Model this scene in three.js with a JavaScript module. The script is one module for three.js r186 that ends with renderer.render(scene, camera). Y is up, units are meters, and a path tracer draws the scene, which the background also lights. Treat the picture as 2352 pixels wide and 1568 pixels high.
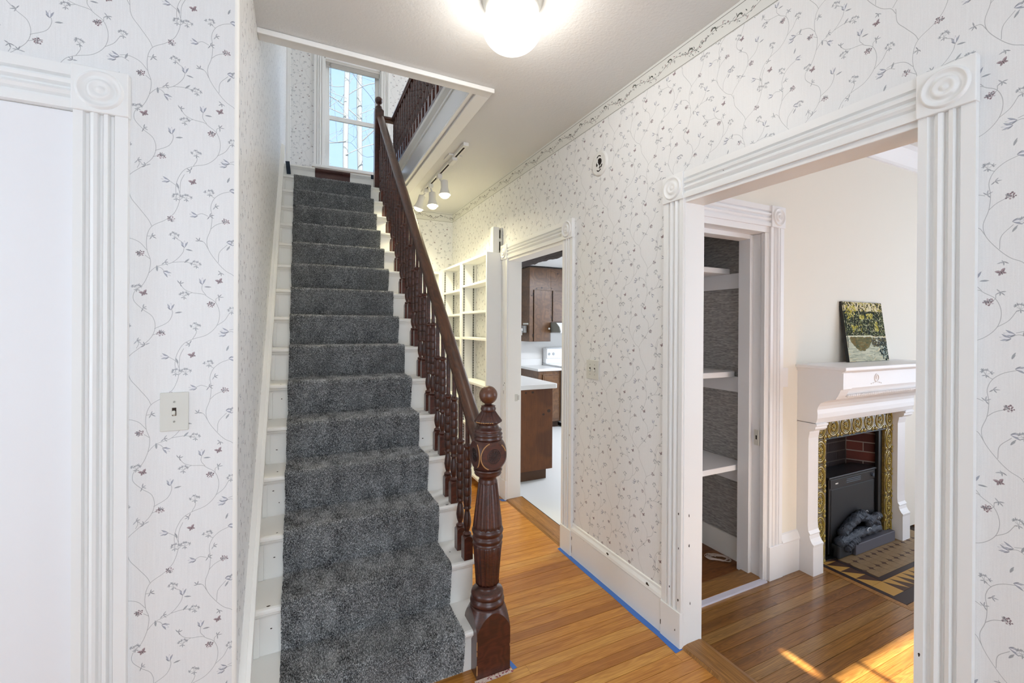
import * as THREE from 'three';
import { mergeGeometries } from 'three/addons/utils/BufferGeometryUtils.js';
import { RoundedBoxGeometry } from 'three/addons/geometries/RoundedBoxGeometry.js';
import { RectAreaLightUniformsLib } from 'three/addons/lights/RectAreaLightUniformsLib.js';
import { Brush, Evaluator, INTERSECTION } from 'three-bvh-csg';

// ---------------------------------------------------------------- camera, sky, sun, exposure
const scene = new THREE.Scene();
const camera = new THREE.PerspectiveCamera(2 * Math.atan(784 / 1008.75) * 180 / Math.PI, 2352 / 1568, 0.05, 200);
camera.position.set(0, 1.48, 0);
camera.rotation.set(-0.0021, -0.4483, 0.00603, 'YXZ');
camera.setViewOffset(2352, 1568, 0, 30.2, 2352, 1568);   // a lens shifted upwards, as the photograph's straight verticals show
scene.add(camera);

const SKY = [3.75, 4.3, 5.05];
scene.background = new THREE.Color().setRGB(...SKY);
const sun = new THREE.DirectionalLight(0xfff4e2, 40);
sun.position.set(0, 6.5, 10); sun.target.position.set(0, 0, 0);
sun.castShadow = true; sun.shadow.radius = 1;
Object.assign(sun.shadow.camera, { left: -14, right: 14, top: 14, bottom: -14, near: 0.1, far: 60 });
scene.add(sun, sun.target);

const renderer = new THREE.WebGLRenderer({ antialias: true });
renderer.toneMapping = THREE.LinearToneMapping;
renderer.toneMappingExposure = 1.0;
renderer.shadowMap.enabled = true;
RectAreaLightUniformsLib.init();

const GLOBE_I = 0.82, TRACK_I = 3.0;

// ---------------------------------------------------------------- small tools
let seed = 7;
const rnd = () => { seed = (seed + 0x6d2b79f5) | 0; let t = Math.imul(seed ^ (seed >>> 15), 1 | seed); t = (t + Math.imul(t ^ (t >>> 7), 61 | t)) ^ t; return ((t ^ (t >>> 14)) >>> 0) / 4294967296; };
const rr = (a, b) => a + (b - a) * rnd();
const V = (x, y, z) => new THREE.Vector3(x, y, z);
const used = new Map();
function numbered(n) { const k = used.get(n) || 0; used.set(n, k + 1); return k ? n + '_' + String(k).padStart(3, '0') : n; }

// texture coordinates in metres, from the place and the way each face looks
function muv(g, ou = 0, ov = 0, swap = false) {
  if (g.index) g = g.toNonIndexed();
  const p = g.attributes.position, n = g.attributes.normal, uv = new Float32Array(p.count * 2);
  for (let i = 0; i < p.count; i++) {
    const x = p.getX(i), y = p.getY(i), z = p.getZ(i), ax = Math.abs(n.getX(i)), ay = Math.abs(n.getY(i)), az = Math.abs(n.getZ(i));
    let u, v;
    if (ax >= ay && ax >= az) { u = z; v = y; } else if (ay >= az) { u = x; v = z; } else { u = x; v = y; }
    uv[2 * i] = (swap ? v : u) + ou; uv[2 * i + 1] = (swap ? u : v) + ov;
  }
  g.setAttribute('uv', new THREE.BufferAttribute(uv, 2));
  return g;
}
const B = (x0, x1, y0, y1, z0, z1, ou, ov, swap) => muv(new THREE.BoxGeometry(x1 - x0, y1 - y0, z1 - z0).translate((x0 + x1) / 2, (y0 + y1) / 2, (z0 + z1) / 2), ou, ov, swap);
const RB = (x0, x1, y0, y1, z0, z1, r = 0.004, seg = 2, ou, ov, swap) => muv(new RoundedBoxGeometry(x1 - x0, y1 - y0, z1 - z0, seg, Math.min(r, (x1 - x0) / 2.01, (y1 - y0) / 2.01, (z1 - z0) / 2.01)).translate((x0 + x1) / 2, (y0 + y1) / 2, (z0 + z1) / 2), ou, ov, swap);
const CYL = (r0, r1, h, seg = 20) => new THREE.CylinderGeometry(r0, r1, h, seg);
function clean(g) {
  g = g.index ? g.toNonIndexed() : g;
  for (const k of Object.keys(g.attributes)) if (!['position', 'normal', 'uv'].includes(k)) g.deleteAttribute(k);
  if (!g.attributes.uv) muv(g);
  g.morphAttributes = {}; g.clearGroups && g.clearGroups();
  return g;
}
function merge(list) { list = [].concat(list).map(clean); return list.length > 1 ? mergeGeometries(list) : list[0]; }
function O(name, geos, mat, parent = scene) {
  let g = merge(geos);
  if (parent.userData0) g = g.clone().translate(-parent.userData0.x, -parent.userData0.y, -parent.userData0.z);
  const m = new THREE.Mesh(g, mat);
  m.name = parent === scene ? numbered(name) : name;
  m.castShadow = m.receiveShadow = true;
  if (parent.userData0) m.userData0 = parent.userData0;
  parent.add(m);
  return m;
}
function structure(name, geos, mat) { const m = O(name, geos, mat); m.userData.kind = 'structure'; return m; }
function structureGroup(name) { const g = new THREE.Group(); g.name = numbered(name); g.userData.kind = 'structure'; scene.add(g); return g; }
function thing(name, label, category, p = [0, 0, 0], group) {
  const t = new THREE.Group(); t.name = numbered(name); t.position.set(...p); t.userData = { label, category };
  if (group) t.userData.group = group;
  t.userData0 = V(...p); scene.add(t); return t;
}
function tag(o, label, category, group) { Object.assign(o.userData, { label, category }); if (group) o.userData.group = group; return o; }
const lathe = (pts, seg = 28) => new THREE.LatheGeometry(pts.map(([r, y]) => new THREE.Vector2(Math.max(r, 1e-4), y)), seg);
function shapeOf(pts) { const s = new THREE.Shape(); pts.forEach(([x, y], i) => i ? s.lineTo(x, y) : s.moveTo(x, y)); s.closePath(); return s; }
const extrude = (pts, depth, bevel = 0) => new THREE.ExtrudeGeometry(pts.isShape ? pts : shapeOf(pts), { depth, bevelEnabled: bevel > 0, bevelSize: bevel, bevelThickness: bevel, bevelSegments: 2, curveSegments: 10 });
// a profile in (z, y), drawn out along x from x0 to x1
function alongX(pts, x0, x1) { return muv(extrude(pts.map(([z, y]) => [-z, y]), x1 - x0).rotateY(Math.PI / 2).translate(x0, 0, 0)); }
// a profile in (x, y), drawn out along z from z0 to z1
function alongZ(pts, z0, z1) { return muv(extrude(pts, z1 - z0).translate(0, 0, z0)); }
function tube(pts, r, seg = 24, rs = 6) { return new THREE.TubeGeometry(new THREE.CatmullRomCurve3(pts.map((p) => V(...p))), seg, r, rs, false); }

// ---------------------------------------------------------------- noise and textures
function lattice(px, py, s) { const a = new Float32Array(px * py); let t = s * 7919 + 13; for (let i = 0; i < a.length; i++) { t = (t + 0x6d2b79f5) | 0; let q = Math.imul(t ^ (t >>> 15), 1 | t); q = (q + Math.imul(q ^ (q >>> 7), 61 | q)) ^ q; a[i] = ((q ^ (q >>> 14)) >>> 0) / 4294967296; } return a; }
function noiseField(W, H, px, py, s) {           // periodic value noise on a W x H grid
  const a = lattice(px, py, s), out = new Float32Array(W * H);
  for (let j = 0; j < H; j++) {
    const fy = j / H * py, y0 = Math.floor(fy), ty = fy - y0, sy = ty * ty * (3 - 2 * ty), r0 = (y0 % py) * px, r1 = ((y0 + 1) % py) * px;
    for (let i = 0; i < W; i++) {
      const fx = i / W * px, x0 = Math.floor(fx), tx = fx - x0, sx = tx * tx * (3 - 2 * tx), c0 = x0 % px, c1 = (x0 + 1) % px;
      out[j * W + i] = (a[r0 + c0] * (1 - sx) + a[r0 + c1] * sx) * (1 - sy) + (a[r1 + c0] * (1 - sx) + a[r1 + c1] * sx) * sy;
    }
  }
  return out;
}
function fbm(W, H, px, py, oct, s, fall = 0.5) { const o = new Float32Array(W * H); let a = 1, t = 0; for (let k = 0; k < oct; k++) { const f = noiseField(W, H, Math.min(px << k, W), Math.min(py << k, H), s + k * 17); for (let i = 0; i < o.length; i++) o[i] += a * f[i]; t += a; a *= fall; } for (let i = 0; i < o.length; i++) o[i] /= t; return o; }
function dataTexture(W, H, fn, srgb, size) {    // size: metres covered by one repeat
  const d = new Uint8Array(W * H * 4);
  for (let i = 0; i < W * H; i++) { const c = fn(i); d[4 * i] = c[0]; d[4 * i + 1] = c[1]; d[4 * i + 2] = c[2]; d[4 * i + 3] = 255; }
  const t = new THREE.DataTexture(d, W, H);
  t.magFilter = THREE.LinearFilter; t.minFilter = THREE.LinearMipmapLinearFilter; t.generateMipmaps = true;
  t.wrapS = t.wrapT = THREE.RepeatWrapping; if (srgb) t.colorSpace = THREE.SRGBColorSpace;
  t.repeat.set(1 / size[0], 1 / size[1]); t.needsUpdate = true; return t;
}
function canvasTexture(c, size, srgb = true) {
  const t = new THREE.CanvasTexture(c); t.wrapS = t.wrapT = THREE.RepeatWrapping; if (srgb) t.colorSpace = THREE.SRGBColorSpace;
  t.repeat.set(1 / size[0], 1 / size[1]); return t;
}
const mix = (a, b, t) => a.map((v, i) => v + (b[i] - v) * t);
const clamp = (x, a = 0, b = 1) => Math.min(b, Math.max(a, x));
// wood: grain runs along u
function woodTexture(dark, light, s, size, opt = {}) {
  const W = opt.W || 512, H = opt.H || 512, lo = fbm(W, H, 2, opt.bands || 8, 3, s), fine = fbm(W, H, 6, 128, 2, s + 5), pore = noiseField(W, H, 24, 256, s + 9);
  return dataTexture(W, H, (i) => {
    const ring = 0.5 + 0.5 * Math.sin((lo[i] * (opt.rings || 14)) * Math.PI * 2);
    let t = 0.45 * lo[i] + 0.25 * ring + 0.3 * fine[i];
    if (pore[i] > 0.8) t -= (pore[i] - 0.8) * 1.6;
    const c = mix(dark, light, clamp((t - 0.2) * 1.5)); return c;
  }, true, size);
}
function grainTexture(s, size, px, py, amp, W = 512, H = 512) { const f = fbm(W, H, px, py, 4, s, 0.65); return dataTexture(W, H, (i) => { const v = 128 + (f[i] - 0.5) * amp; return [v, v, v]; }, false, size); }

// wallpaper: climbing grey vines with berries, tulips and butterflies, a half-drop repeat of 0.273 x 0.5334 m
const CELL = [0.273, 0.5334];
const STEMS=[[-225,281,-221,239,-201,208,-178,174,-171,157],[-92,324,-101,301,-103,264,-105,237,-118,201,-138,180,-171,157,-182,129,-182,85,-174,56,-178,17,-193,-20,-211,-40,-213,-64,-192,-91,-169,-112,-162,-141,-169,-170,-190,-197,-220,-226,-233,-245],[-182,85,-201,108,-229,118,-247,114],[-187,70,-174,59],[-178,17,-160,37,-121,53,-96,83,-91,103],[-121,53,-88,56,-63,50],[-158,38,-148,34,-140,24],[-91,107,-98,117,-110,125],[-130,300,-110,284,-102,260],[-105,243,-94,253,-89,251],[-164,-149,-130,-127,-120,-101,-122,-89],[-169,-168,-153,-161],[-206,-207,-201,-193,-204,-184],[29,288,4,278,-15,260,-24,234,-21,202,-24,164,-34,128,-30,100,-6,60,16,35,37,21,48,0],[-26,269,-14,261],[-61,203,-48,209,-31,203],[-24,164,-10,178,12,189],[-54,124,-42,121,-30,100],[-4,60,-1,92,20,118],[23,121,41,124],[-102,-12,-89,-29,-71,-37,-40,-42,-30,-50,-11,-65,0,-99,-7,-138,-33,-167,-70,-181,-92,-195,-107,-222,-113,-249,-112,-280],[-91,-47,-71,-37],[-45,-8,-46,-27,-36,-43],[-19,-72,-10,-66],[-10,-65,-9,-54,0,-48],[-7,-138,13,-122,27,-98],[-70,-181,-60,-159,-62,-145],[13,-166,31,-157,47,-165],[-171,128,-182,127],[-191,-88,-192,-91]];
const MOTIFS={berry:[[-125,185],[-198,75],[-148,-162],[15,191],[-23,-73]],butterfly:[[0,0],[-70,302],[-189,-44]],tulip:[[-91,105,0],[-124,-87,0],[-253,111,2],[-139,21,1],[-45,-6,0],[30,290,3],[23,125,3],[-133,300,2],[-63,202,2],[13,-166,2]],spray:[[-115,133],[-61,49],[-112,251],[-87,252],[-27,275],[41,125],[-92,-48],[-62,-143],[33,-92],[-205,-29]],leaf:[[-232,107,-1.2],[-85,95,0.2],[-155,24,-1.6],[21,100,-1],[22,315,-1.2],[-37,-18,0],[-111,-101,-0.2],[-88,54,-0.8],[-109,295,1.2]],sprig:[[-140,52],[-171,128],[-27,204],[-13,235],[-54,124],[3,28],[-102,-11],[-2,-49],[-77,-195],[-186,-197],[-191,-87],[-205,-184]]};
function wallpaperCanvas() {
  const W = 1024, H = 1000, c = document.createElement('canvas'); c.width = W; c.height = H;
  const g = c.getContext('2d'), k = W / (2 * CELL[0]);      // pixels per metre
  const base = noiseField(W, H, 512, 12, 3), weave = noiseField(W, H, 512, 500, 4), im = g.createImageData(W, H);
  for (let i = 0; i < W * H; i++) { const v = (base[i] - 0.5) * 5 + (weave[i] - 0.5) * 6; im.data[4 * i] = 236 + v; im.data[4 * i + 1] = 236 + v; im.data[4 * i + 2] = 235 + v; im.data[4 * i + 3] = 255; }
  g.putImageData(im, 0, 0);
  const mm = k / 1000;
  const leaf = (x, y, a, l, w, col) => { g.save(); g.translate(x, y); g.rotate(a); g.beginPath(); g.moveTo(0, 0); g.quadraticCurveTo(l * 0.45, -w, l, 0); g.quadraticCurveTo(l * 0.5, w * 0.6, 0, 0); g.fillStyle = col; g.fill(); g.strokeStyle = 'rgba(120,122,126,0.55)'; g.lineWidth = 0.45 * mm; g.stroke(); g.restore(); };
  let q = 11; const r = () => { q = (q * 16807) % 2147483647; return q / 2147483647; };
  const greys = ['rgba(154,157,162,0.88)', 'rgba(172,174,180,0.82)', 'rgba(138,140,144,0.86)'];
  const draw = {
    berry(x, y) { const a0 = r() * 6; for (let i = 0; i < 15; i++) { const a = a0 + i * 2.4, d = Math.sqrt(i / 15) * 10.5 * mm; g.beginPath(); g.arc(x + Math.cos(a) * d, y + Math.sin(a) * d * 0.85, (1.5 + r() * 0.8) * mm, 0, 7); g.fillStyle = ['rgba(132,108,112,0.9)', 'rgba(156,138,142,0.85)', 'rgba(110,92,98,0.9)', 'rgba(205,198,200,0.9)'][Math.floor(r() * 4)]; g.fill(); } for (let i = 0; i < 4; i++) leaf(x, y, r() * 6.3, 11 * mm, 2.2 * mm, greys[2]); },
    butterfly(x, y) { g.save(); g.translate(x, y); g.rotate(-0.4); for (const s of [-1, 1]) { for (const [a, l, w] of [[-0.7, 13, 8], [0.6, 9, 6]]) { g.save(); g.scale(s, 1); leaf(0, 0, a, l * mm, w * mm, 'rgba(160,136,140,0.9)'); leaf(2 * mm, 0, a, l * 0.6 * mm, w * 0.5 * mm, 'rgba(124,104,110,0.85)'); g.restore(); } } g.fillStyle = 'rgb(80,68,72)'; g.fillRect(-0.7 * mm, -4 * mm, 1.4 * mm, 9 * mm); g.restore(); },
    tulip(x, y, d) { const a = [-1.57, 0.6, 3.3, 0.1][d || 0]; g.save(); g.translate(x, y); g.rotate(a); for (const [t, l, w, col] of [[-0.42, 15, 4, 'rgba(178,181,192,0.95)'], [0.42, 15, 4, 'rgba(160,163,176,0.95)'], [0, 16, 4.6, 'rgba(238,238,242,0.97)'], [-0.75, 9, 2.4, 'rgba(140,143,152,0.9)']]) leaf(-5 * mm, 0, t, l * 1.35 * mm, w * 1.3 * mm, col); g.restore(); },
    spray(x, y) { for (let b = 0; b < 4; b++) { const ab = -1.57 + (b - 1.5) * 0.75 + (r() - 0.5) * 0.5, d = (6 + r() * 6) * mm, tx = x + Math.cos(ab) * d, ty = y + Math.sin(ab) * d; g.beginPath(); g.moveTo(x, y + 3 * mm); g.lineTo(tx, ty); g.lineWidth = 0.6 * mm; g.strokeStyle = 'rgba(150,152,154,0.8)'; g.stroke(); for (let i = 0; i < 5; i++) leaf(tx, ty, ab + (i - 2) * 0.8 + (r() - 0.5) * 0.4, (4.2 + r() * 2.4) * mm, 1.9 * mm, (b + i) % 3 ? 'rgba(186,189,193,0.92)' : greys[i % 3]); } for (let i = 0; i < 3; i++) leaf(x, y + 4 * mm, 0.3 + i * 1.1 + r() * 0.5, 8 * mm, 2.4 * mm, greys[0]); },
    leaf(x, y, a) { leaf(x - 3 * mm, y, a || 0, 18 * mm, 4.6 * mm, greys[0]); leaf(x - 2 * mm, y, (a || 0) + 0.12, 12 * mm, 2 * mm, greys[1]); },
    sprig(x, y) { const a = r() * 6.3; for (const t of [-0.7, 0.2, 1.1, 2.6]) leaf(x, y, a + t, (9.5 + r() * 3.5) * mm, 2.8 * mm, greys[Math.floor(r() * 3)]); },
  };
  const at = (u, v) => [W / 2 + u * k / 1000, H / 2 - v * k / 1000];
  for (let col = -2; col <= 3; col++) for (let row = -2; row <= 2; row++) {
    g.save(); g.translate(col * CELL[0] * k, -(row + (Math.abs(col) % 2) * 0.5) * H);
    for (const s of STEMS) {
      const p = []; for (let i = 0; i < s.length; i += 2) p.push(at(s[i], s[i + 1]));
      const curve = new THREE.CatmullRomCurve3(p.map(([x, y]) => V(x, y, 0))).getPoints(p.length * 8);
      for (const [w, c2] of [[1.3, 'rgba(172,172,172,0.65)'], [0.55, 'rgba(138,138,140,0.6)']]) { g.beginPath(); curve.forEach((t, i) => i ? g.lineTo(t.x, t.y) : g.moveTo(t.x, t.y)); g.lineWidth = w * mm; g.strokeStyle = c2; g.stroke(); }
    }
    for (const kind of Object.keys(MOTIFS)) for (const [u, v, d] of MOTIFS[kind]) { const [x, y] = at(u, v); draw[kind](x, y, d); }
    g.restore();
  }
  return c;
}
function borderCanvas() {                         // border strip 0.5 m long, 0.105 m high
  const W = 1024, H = 216, c = document.createElement('canvas'); c.width = W; c.height = H; const g = c.getContext('2d'), mm = W / 500;
  g.fillStyle = 'rgb(224,224,219)'; g.fillRect(0, 0, W, H);
  g.fillStyle = 'rgb(104,104,98)'; g.fillRect(0, 12 * mm, W, 2.6 * mm); g.fillRect(0, H - 5 * mm, W, 2.4 * mm);
  let q = 5; const r = () => { q = (q * 16807) % 2147483647; return q / 2147483647; };
  for (let s = -1; s < 2; s++) {
    q = 5;
    g.save(); g.translate(s * W, 0); g.strokeStyle = 'rgb(128,130,126)'; g.lineWidth = 1.8 * mm; g.beginPath();
    for (let x = 0; x <= W; x += 6) { const y = 58 * mm + Math.sin(x / W * Math.PI * 4) * 14 * mm; x ? g.lineTo(x, y) : g.moveTo(x, y); } g.stroke();
    for (let i = 0; i < 84; i++) {
      const x = (i + r() * 0.6) / 66 * W, y = 58 * mm + Math.sin(x / W * Math.PI * 4) * 14 * mm + (r() - 0.5) * 26 * mm, a = r() * 6.28, l = (9 + r() * 11) * mm;
      g.save(); g.translate(x, y); g.rotate(a); g.beginPath(); g.moveTo(0, 0); g.quadraticCurveTo(l / 2, -4.4 * mm, l, 0); g.quadraticCurveTo(l / 2, 3.4 * mm, 0, 0); g.fillStyle = ['rgba(112,116,112,0.9)', 'rgba(150,152,150,0.9)', 'rgba(88,90,86,0.9)', 'rgba(150,124,124,0.9)'][i % 4]; g.fill(); g.restore();
    }
    for (let i = 0; i < 4; i++) { const x = (i + 0.3) / 4 * W, y = (i % 2 ? 44 : 62) * mm; g.beginPath(); g.arc(x, y, 11 * mm, 3.4, 6.2); g.lineWidth = 6 * mm; g.strokeStyle = 'rgb(80,84,76)'; g.stroke(); }
    g.restore();
  }
  return c;
}

// ---------------------------------------------------------------- materials
const M = {};
const std = (o) => new THREE.MeshStandardMaterial(o), phy = (o) => new THREE.MeshPhysicalMaterial(o);
const brush = grainTexture(31, [0.35, 0.35], 4, 64, 150);
const lumpy = grainTexture(37, [0.5, 0.5], 12, 12, 200);
const stipple = grainTexture(41, [0.45, 0.45], 48, 48, 220);
M.paint = std({ color: 0xf1f1ef, roughness: 0.42 });
M.paintOld = std({ color: 0xf8f6f0, roughness: 0.5 });
M.paintCool = std({ color: 0xf1f1f3, roughness: 0.4 });
M.ceiling = std({ color: 0xe0e0de, roughness: 0.75, bumpMap: stipple, bumpScale: 0.0012 });
M.ceilingWhite = std({ color: 0xe6e5e2, roughness: 0.8 });
M.core = std({ color: 0xd8d6d0, roughness: 0.9 });
const paperTex = canvasTexture(wallpaperCanvas(), [2 * CELL[0], CELL[1]]);
M.paper = std({ map: paperTex, roughness: 0.42 });
M.border = std({ map: canvasTexture(borderCanvas(), [0.5, 0.105]), roughness: 0.55 });
M.cream = std({ color: 0xefebe1, roughness: 0.7 });
const linen = (() => { const W = 512, H = 512, a = fbm(W, H, 12, 230, 2, 61, 0.8), b = noiseField(W, H, 40, 150, 67); return dataTexture(W, H, (i) => { const t = clamp((a[i] * 0.6 + b[i] * 0.4 - 0.18) * 1.45); return mix([132, 129, 127], [202, 199, 195], t); }, true, [0.6, 0.6]); })();
M.grass = std({ map: linen, roughness: 0.85, bumpMap: grainTexture(63, [0.6, 0.6], 12, 230, 200), bumpScale: 0.001 });
const oakA = woodTexture([174, 115, 46], [224, 170, 88], 101, [0.9, 0.16], { rings: 6 });
const oakDark = woodTexture([120, 84, 40], [184, 138, 78], 113, [1.0, 0.2], { rings: 10 });
const oakTones = [0xffffff, 0xf3e6d6, 0xe6d4bd, 0xfff6e6, 0xd8c3a6, 0xf6ead0];
const oakRough = grainTexture(120, [0.8, 0.8], 6, 6, 110);
M.oak = oakTones.map((c, i) => phy({ map: oakA, color: c, roughness: 0.34, clearcoat: 0.25, clearcoatRoughness: 0.2 }));
M.oakDark = oakTones.map((c) => phy({ map: oakDark, color: c, roughness: 0.3, clearcoat: 0.45, clearcoatRoughness: 0.14 }));
M.saddle = phy({ map: oakDark, color: 0xfff4e8, roughness: 0.42, clearcoat: 0.15, clearcoatRoughness: 0.3 });
M.closetFloor = std({ map: oakDark, color: 0xd8b8a0, roughness: 0.6 });
M.subfloor = std({ color: 0x2a1c10, roughness: 0.9 });
const mahog = woodTexture([52, 24, 17], [92, 44, 31], 131, [0.25, 0.5], { bands: 4, rings: 8 });
M.newel = phy({ map: mahog, roughness: 0.36, clearcoat: 0.5, clearcoatRoughness: 0.22 });
M.railTop = phy({ map: woodTexture([58, 30, 17], [104, 62, 34], 137, [0.5, 0.12], { bands: 4, rings: 5 }), roughness: 0.42, clearcoat: 0.35, clearcoatRoughness: 0.1 });
M.ballWood = phy({ map: woodTexture([72, 38, 24], [122, 74, 44], 139, [0.12, 0.12], { bands: 3, rings: 4 }), roughness: 0.34, clearcoat: 0.5, clearcoatRoughness: 0.2 });
M.wornEdge = std({ color: 0xb98a58, roughness: 0.7 });
M.bareRiser = std({ map: woodTexture([60, 32, 28], [92, 54, 46], 141, [0.5, 0.2]), roughness: 0.5 });
const pine = woodTexture([84, 45, 14], [122, 72, 28], 151, [0.5, 0.7], { bands: 3, rings: 3, W: 512, H: 512 });
pine.rotation = Math.PI / 2;
M.pine = std({ map: pine, roughness: 0.58 });
const pine2 = woodTexture([92, 64, 34], [138, 104, 66], 157, [0.3, 0.9], { bands: 5, rings: 5 }); pine2.rotation = Math.PI / 2;
M.pineUpper = phy({ map: pine2, color: 0xdccab8, roughness: 0.3, clearcoat: 0.35, clearcoatRoughness: 0.25 });
M.knot = std({ color: 0x35200f, roughness: 0.6 });
M.beam = std({ map: woodTexture([34, 24, 22], [70, 54, 48], 161, [0.8, 0.3]), roughness: 0.85, bumpMap: grainTexture(163, [0.6, 0.3], 3, 24, 255), bumpScale: 0.012 });
const carpetTex = (() => {
  const W = 1024, H = 1024, a = noiseField(W, H, 320, 320, 201), b = noiseField(W, H, 180, 180, 203), m = fbm(W, H, 5, 5, 3, 207);
  const w = noiseField(W, H, 512, 512, 209);
  return [dataTexture(W, H, (i) => { let t = clamp((a[i] * 0.45 + b[i] * 0.25 + w[i] * 0.3 - 0.5) * 2.3 + 0.45 + (m[i] - 0.5) * 0.5); const c = mix([62, 64, 65], [180, 182, 182], t); return c; }, true, [0.62, 0.62]),
    dataTexture(W, H, (i) => { const v = clamp((a[i] * 0.5 + w[i] * 0.5 - 0.5) * 1.6 + 0.5) * 255; return [v, v, v]; }, false, [0.62, 0.62])];
})();
M.carpet = std({ map: carpetTex[0], roughness: 1, bumpMap: carpetTex[1], bumpScale: 0.004 });
M.vinyl = std({ color: 0xdcdedd, roughness: 0.35 });
M.counter = std({ color: 0xe8e8e6, roughness: 0.3 });
M.enamel = phy({ color: 0xeff1f3, roughness: 0.18, clearcoat: 0.4, clearcoatRoughness: 0.1 });
M.steelGrey = std({ color: 0x9a9b99, roughness: 0.4, metalness: 0.5 });
M.black = std({ color: 0x141517, roughness: 0.45 });
M.heaterBlack = std({ color: 0x1d1f24, roughness: 0.38 });
M.hole = std({ color: 0x1c100b, roughness: 0.9 });
M.chip = std({ color: 0x3a2e24, roughness: 0.8 });
M.ivory = std({ color: 0xd9d8cf, roughness: 0.35 });
M.plastic = std({ color: 0xe4e3df, roughness: 0.4 });
M.screw = std({ color: 0xa9a89f, roughness: 0.4, metalness: 0.4 });
M.brass = std({ color: 0xb9a878, roughness: 0.4, metalness: 0.6 });
M.tape = std({ color: 0x3f72c4, roughness: 0.6 });
M.tapeEdge = std({ color: 0xd8d4c8, roughness: 0.7 });
M.tapeDark = std({ color: 0x24303e, roughness: 0.8 });
M.residue = std({ map: (() => { const W = 128, H = 128, a = noiseField(W, H, 20, 20, 301), b = noiseField(W, H, 48, 48, 303); return dataTexture(W, H, (i) => a[i] * 0.6 + b[i] * 0.4 > 0.62 ? [150, 70, 76] : mix([214, 190, 176], [232, 218, 204], b[i]), true, [0.16, 0.16]); })(), roughness: 0.8 });
const tileTex = (() => { const W = 512, H = 512, a = fbm(W, H, 8, 8, 3, 311), b = fbm(W, H, 40, 40, 2, 313); return dataTexture(W, H, (i) => mix([72, 58, 20], [168, 140, 58], clamp(a[i] * 0.5 + b[i] * 0.7 - 0.1)), true, [0.16, 0.16]); })();
M.tile = phy({ map: tileTex, roughness: 0.28, clearcoat: 0.6, clearcoatRoughness: 0.12, bumpMap: grainTexture(317, [0.1, 0.1], 14, 14, 255), bumpScale: 0.006 });
M.tileLight = phy({ color: 0xa8933c, roughness: 0.25, clearcoat: 0.6, clearcoatRoughness: 0.12 });
M.brick = [0x5a2c28, 0x4c2624, 0x63322c, 0x3c2323].map((c) => std({ color: c, roughness: 0.85, bumpMap: lumpy, bumpScale: 0.003 }));
M.mortar = std({ color: 0x8a7f7c, roughness: 0.95 });
M.soot = std({ color: 0x1b1817, roughness: 0.95 });
M.log = std({ color: 0x2e3644, roughness: 0.5, bumpMap: grainTexture(331, [0.08, 0.2], 4, 30, 255), bumpScale: 0.006 });
M.logTray = std({ color: 0x565660, roughness: 0.55 });
M.tileTan = std({ map: woodTexture([128, 104, 74], [158, 132, 98], 341, [0.2, 0.1]), roughness: 0.45 });
M.tileBrown = std({ color: 0x4a3024, roughness: 0.5 });
M.tileDark = std({ color: 0x2e1f22, roughness: 0.45 });
M.tileYellow = std({ color: 0xb98f48, roughness: 0.45 });
M.glass = phy({ color: 0xffffff, roughness: 0.02, transmission: 1, thickness: 0, ior: 1.5 });
M.bark = std({ map: woodTexture([150, 140, 128], [206, 196, 184], 351, [1.2, 0.5]), roughness: 0.95 });
M.barkDark = std({ color: 0x6a6a74, roughness: 0.95 });
M.blind = std({ color: 0xd6d2cc, roughness: 0.6 });
M.bulb = std({ color: 0xfffbe8, roughness: 0.3, emissive: 0xfff4d0, emissiveIntensity: 3 });
M.globe = std({ color: 0xffffff, roughness: 0.25, emissive: 0xfffdf8, emissiveIntensity: 1.3 });
M.cord = std({ color: 0xcdb9ac, roughness: 0.7 });
M.bag = std({ color: 0x23352e, roughness: 0.5 });
M.frameDark = std({ color: 0x1e1d1a, roughness: 0.5 });
M.drywall = std({ color: 0xd9d9d6, roughness: 0.9 });

// ---------------------------------------------------------------- the large structure
const XW = 1.602, XK = 1.712;            // right wall: hall face, far face
const ZL = -1.65;                        // the wall facing the camera on the left
const XS = -0.182;                       // wall beside the stairs
const ZF = -4.964, ZU = -6.35;           // far wall of the hall; window wall upstairs
const ZP = -1.68;                        // fireplace wall of the parlour
const CE = 2.81, UF = 3.075, UC = 5.7;   // ceiling, floor upstairs, ceiling upstairs
const ZB = 2.4;                          // front wall of the house, behind the camera
const K0 = -3.40, K1 = -2.518, KH = 2.05;   // kitchen doorway
const P0 = -1.483, P1 = -0.63, PH = 2.065;  // parlour doorway
const C0 = 1.80, C1 = 2.455, CH = 2.045;    // closet doorway

// wall along z with openings [a, b, y0, y1]
function wallZ(x0, x1, z0, z1, y0, y1, holes = []) {
  const out = []; let z = z0;
  for (const [a, b, s, h] of [...holes].sort((p, q) => p[0] - q[0])) {
    if (a > z) out.push(B(x0, x1, y0, y1, z, a));
    if (s > y0) out.push(B(x0, x1, y0, s, a, b));
    if (h < y1) out.push(B(x0, x1, h, y1, a, b));
    z = b;
  }
  if (z < z1) out.push(B(x0, x1, y0, y1, z, z1));
  return out;
}
function wallX(z0, z1, x0, x1, y0, y1, holes = []) {
  const out = []; let x = x0;
  for (const [a, b, s, h] of [...holes].sort((p, q) => p[0] - q[0])) {
    if (a > x) out.push(B(x, a, y0, y1, z0, z1));
    if (s > y0) out.push(B(a, b, y0, s, z0, z1));
    if (h < y1) out.push(B(a, b, h, y1, z0, z1));
    x = b;
  }
  if (x < x1) out.push(B(x, x1, y0, y1, z0, z1));
  return out;
}
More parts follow.
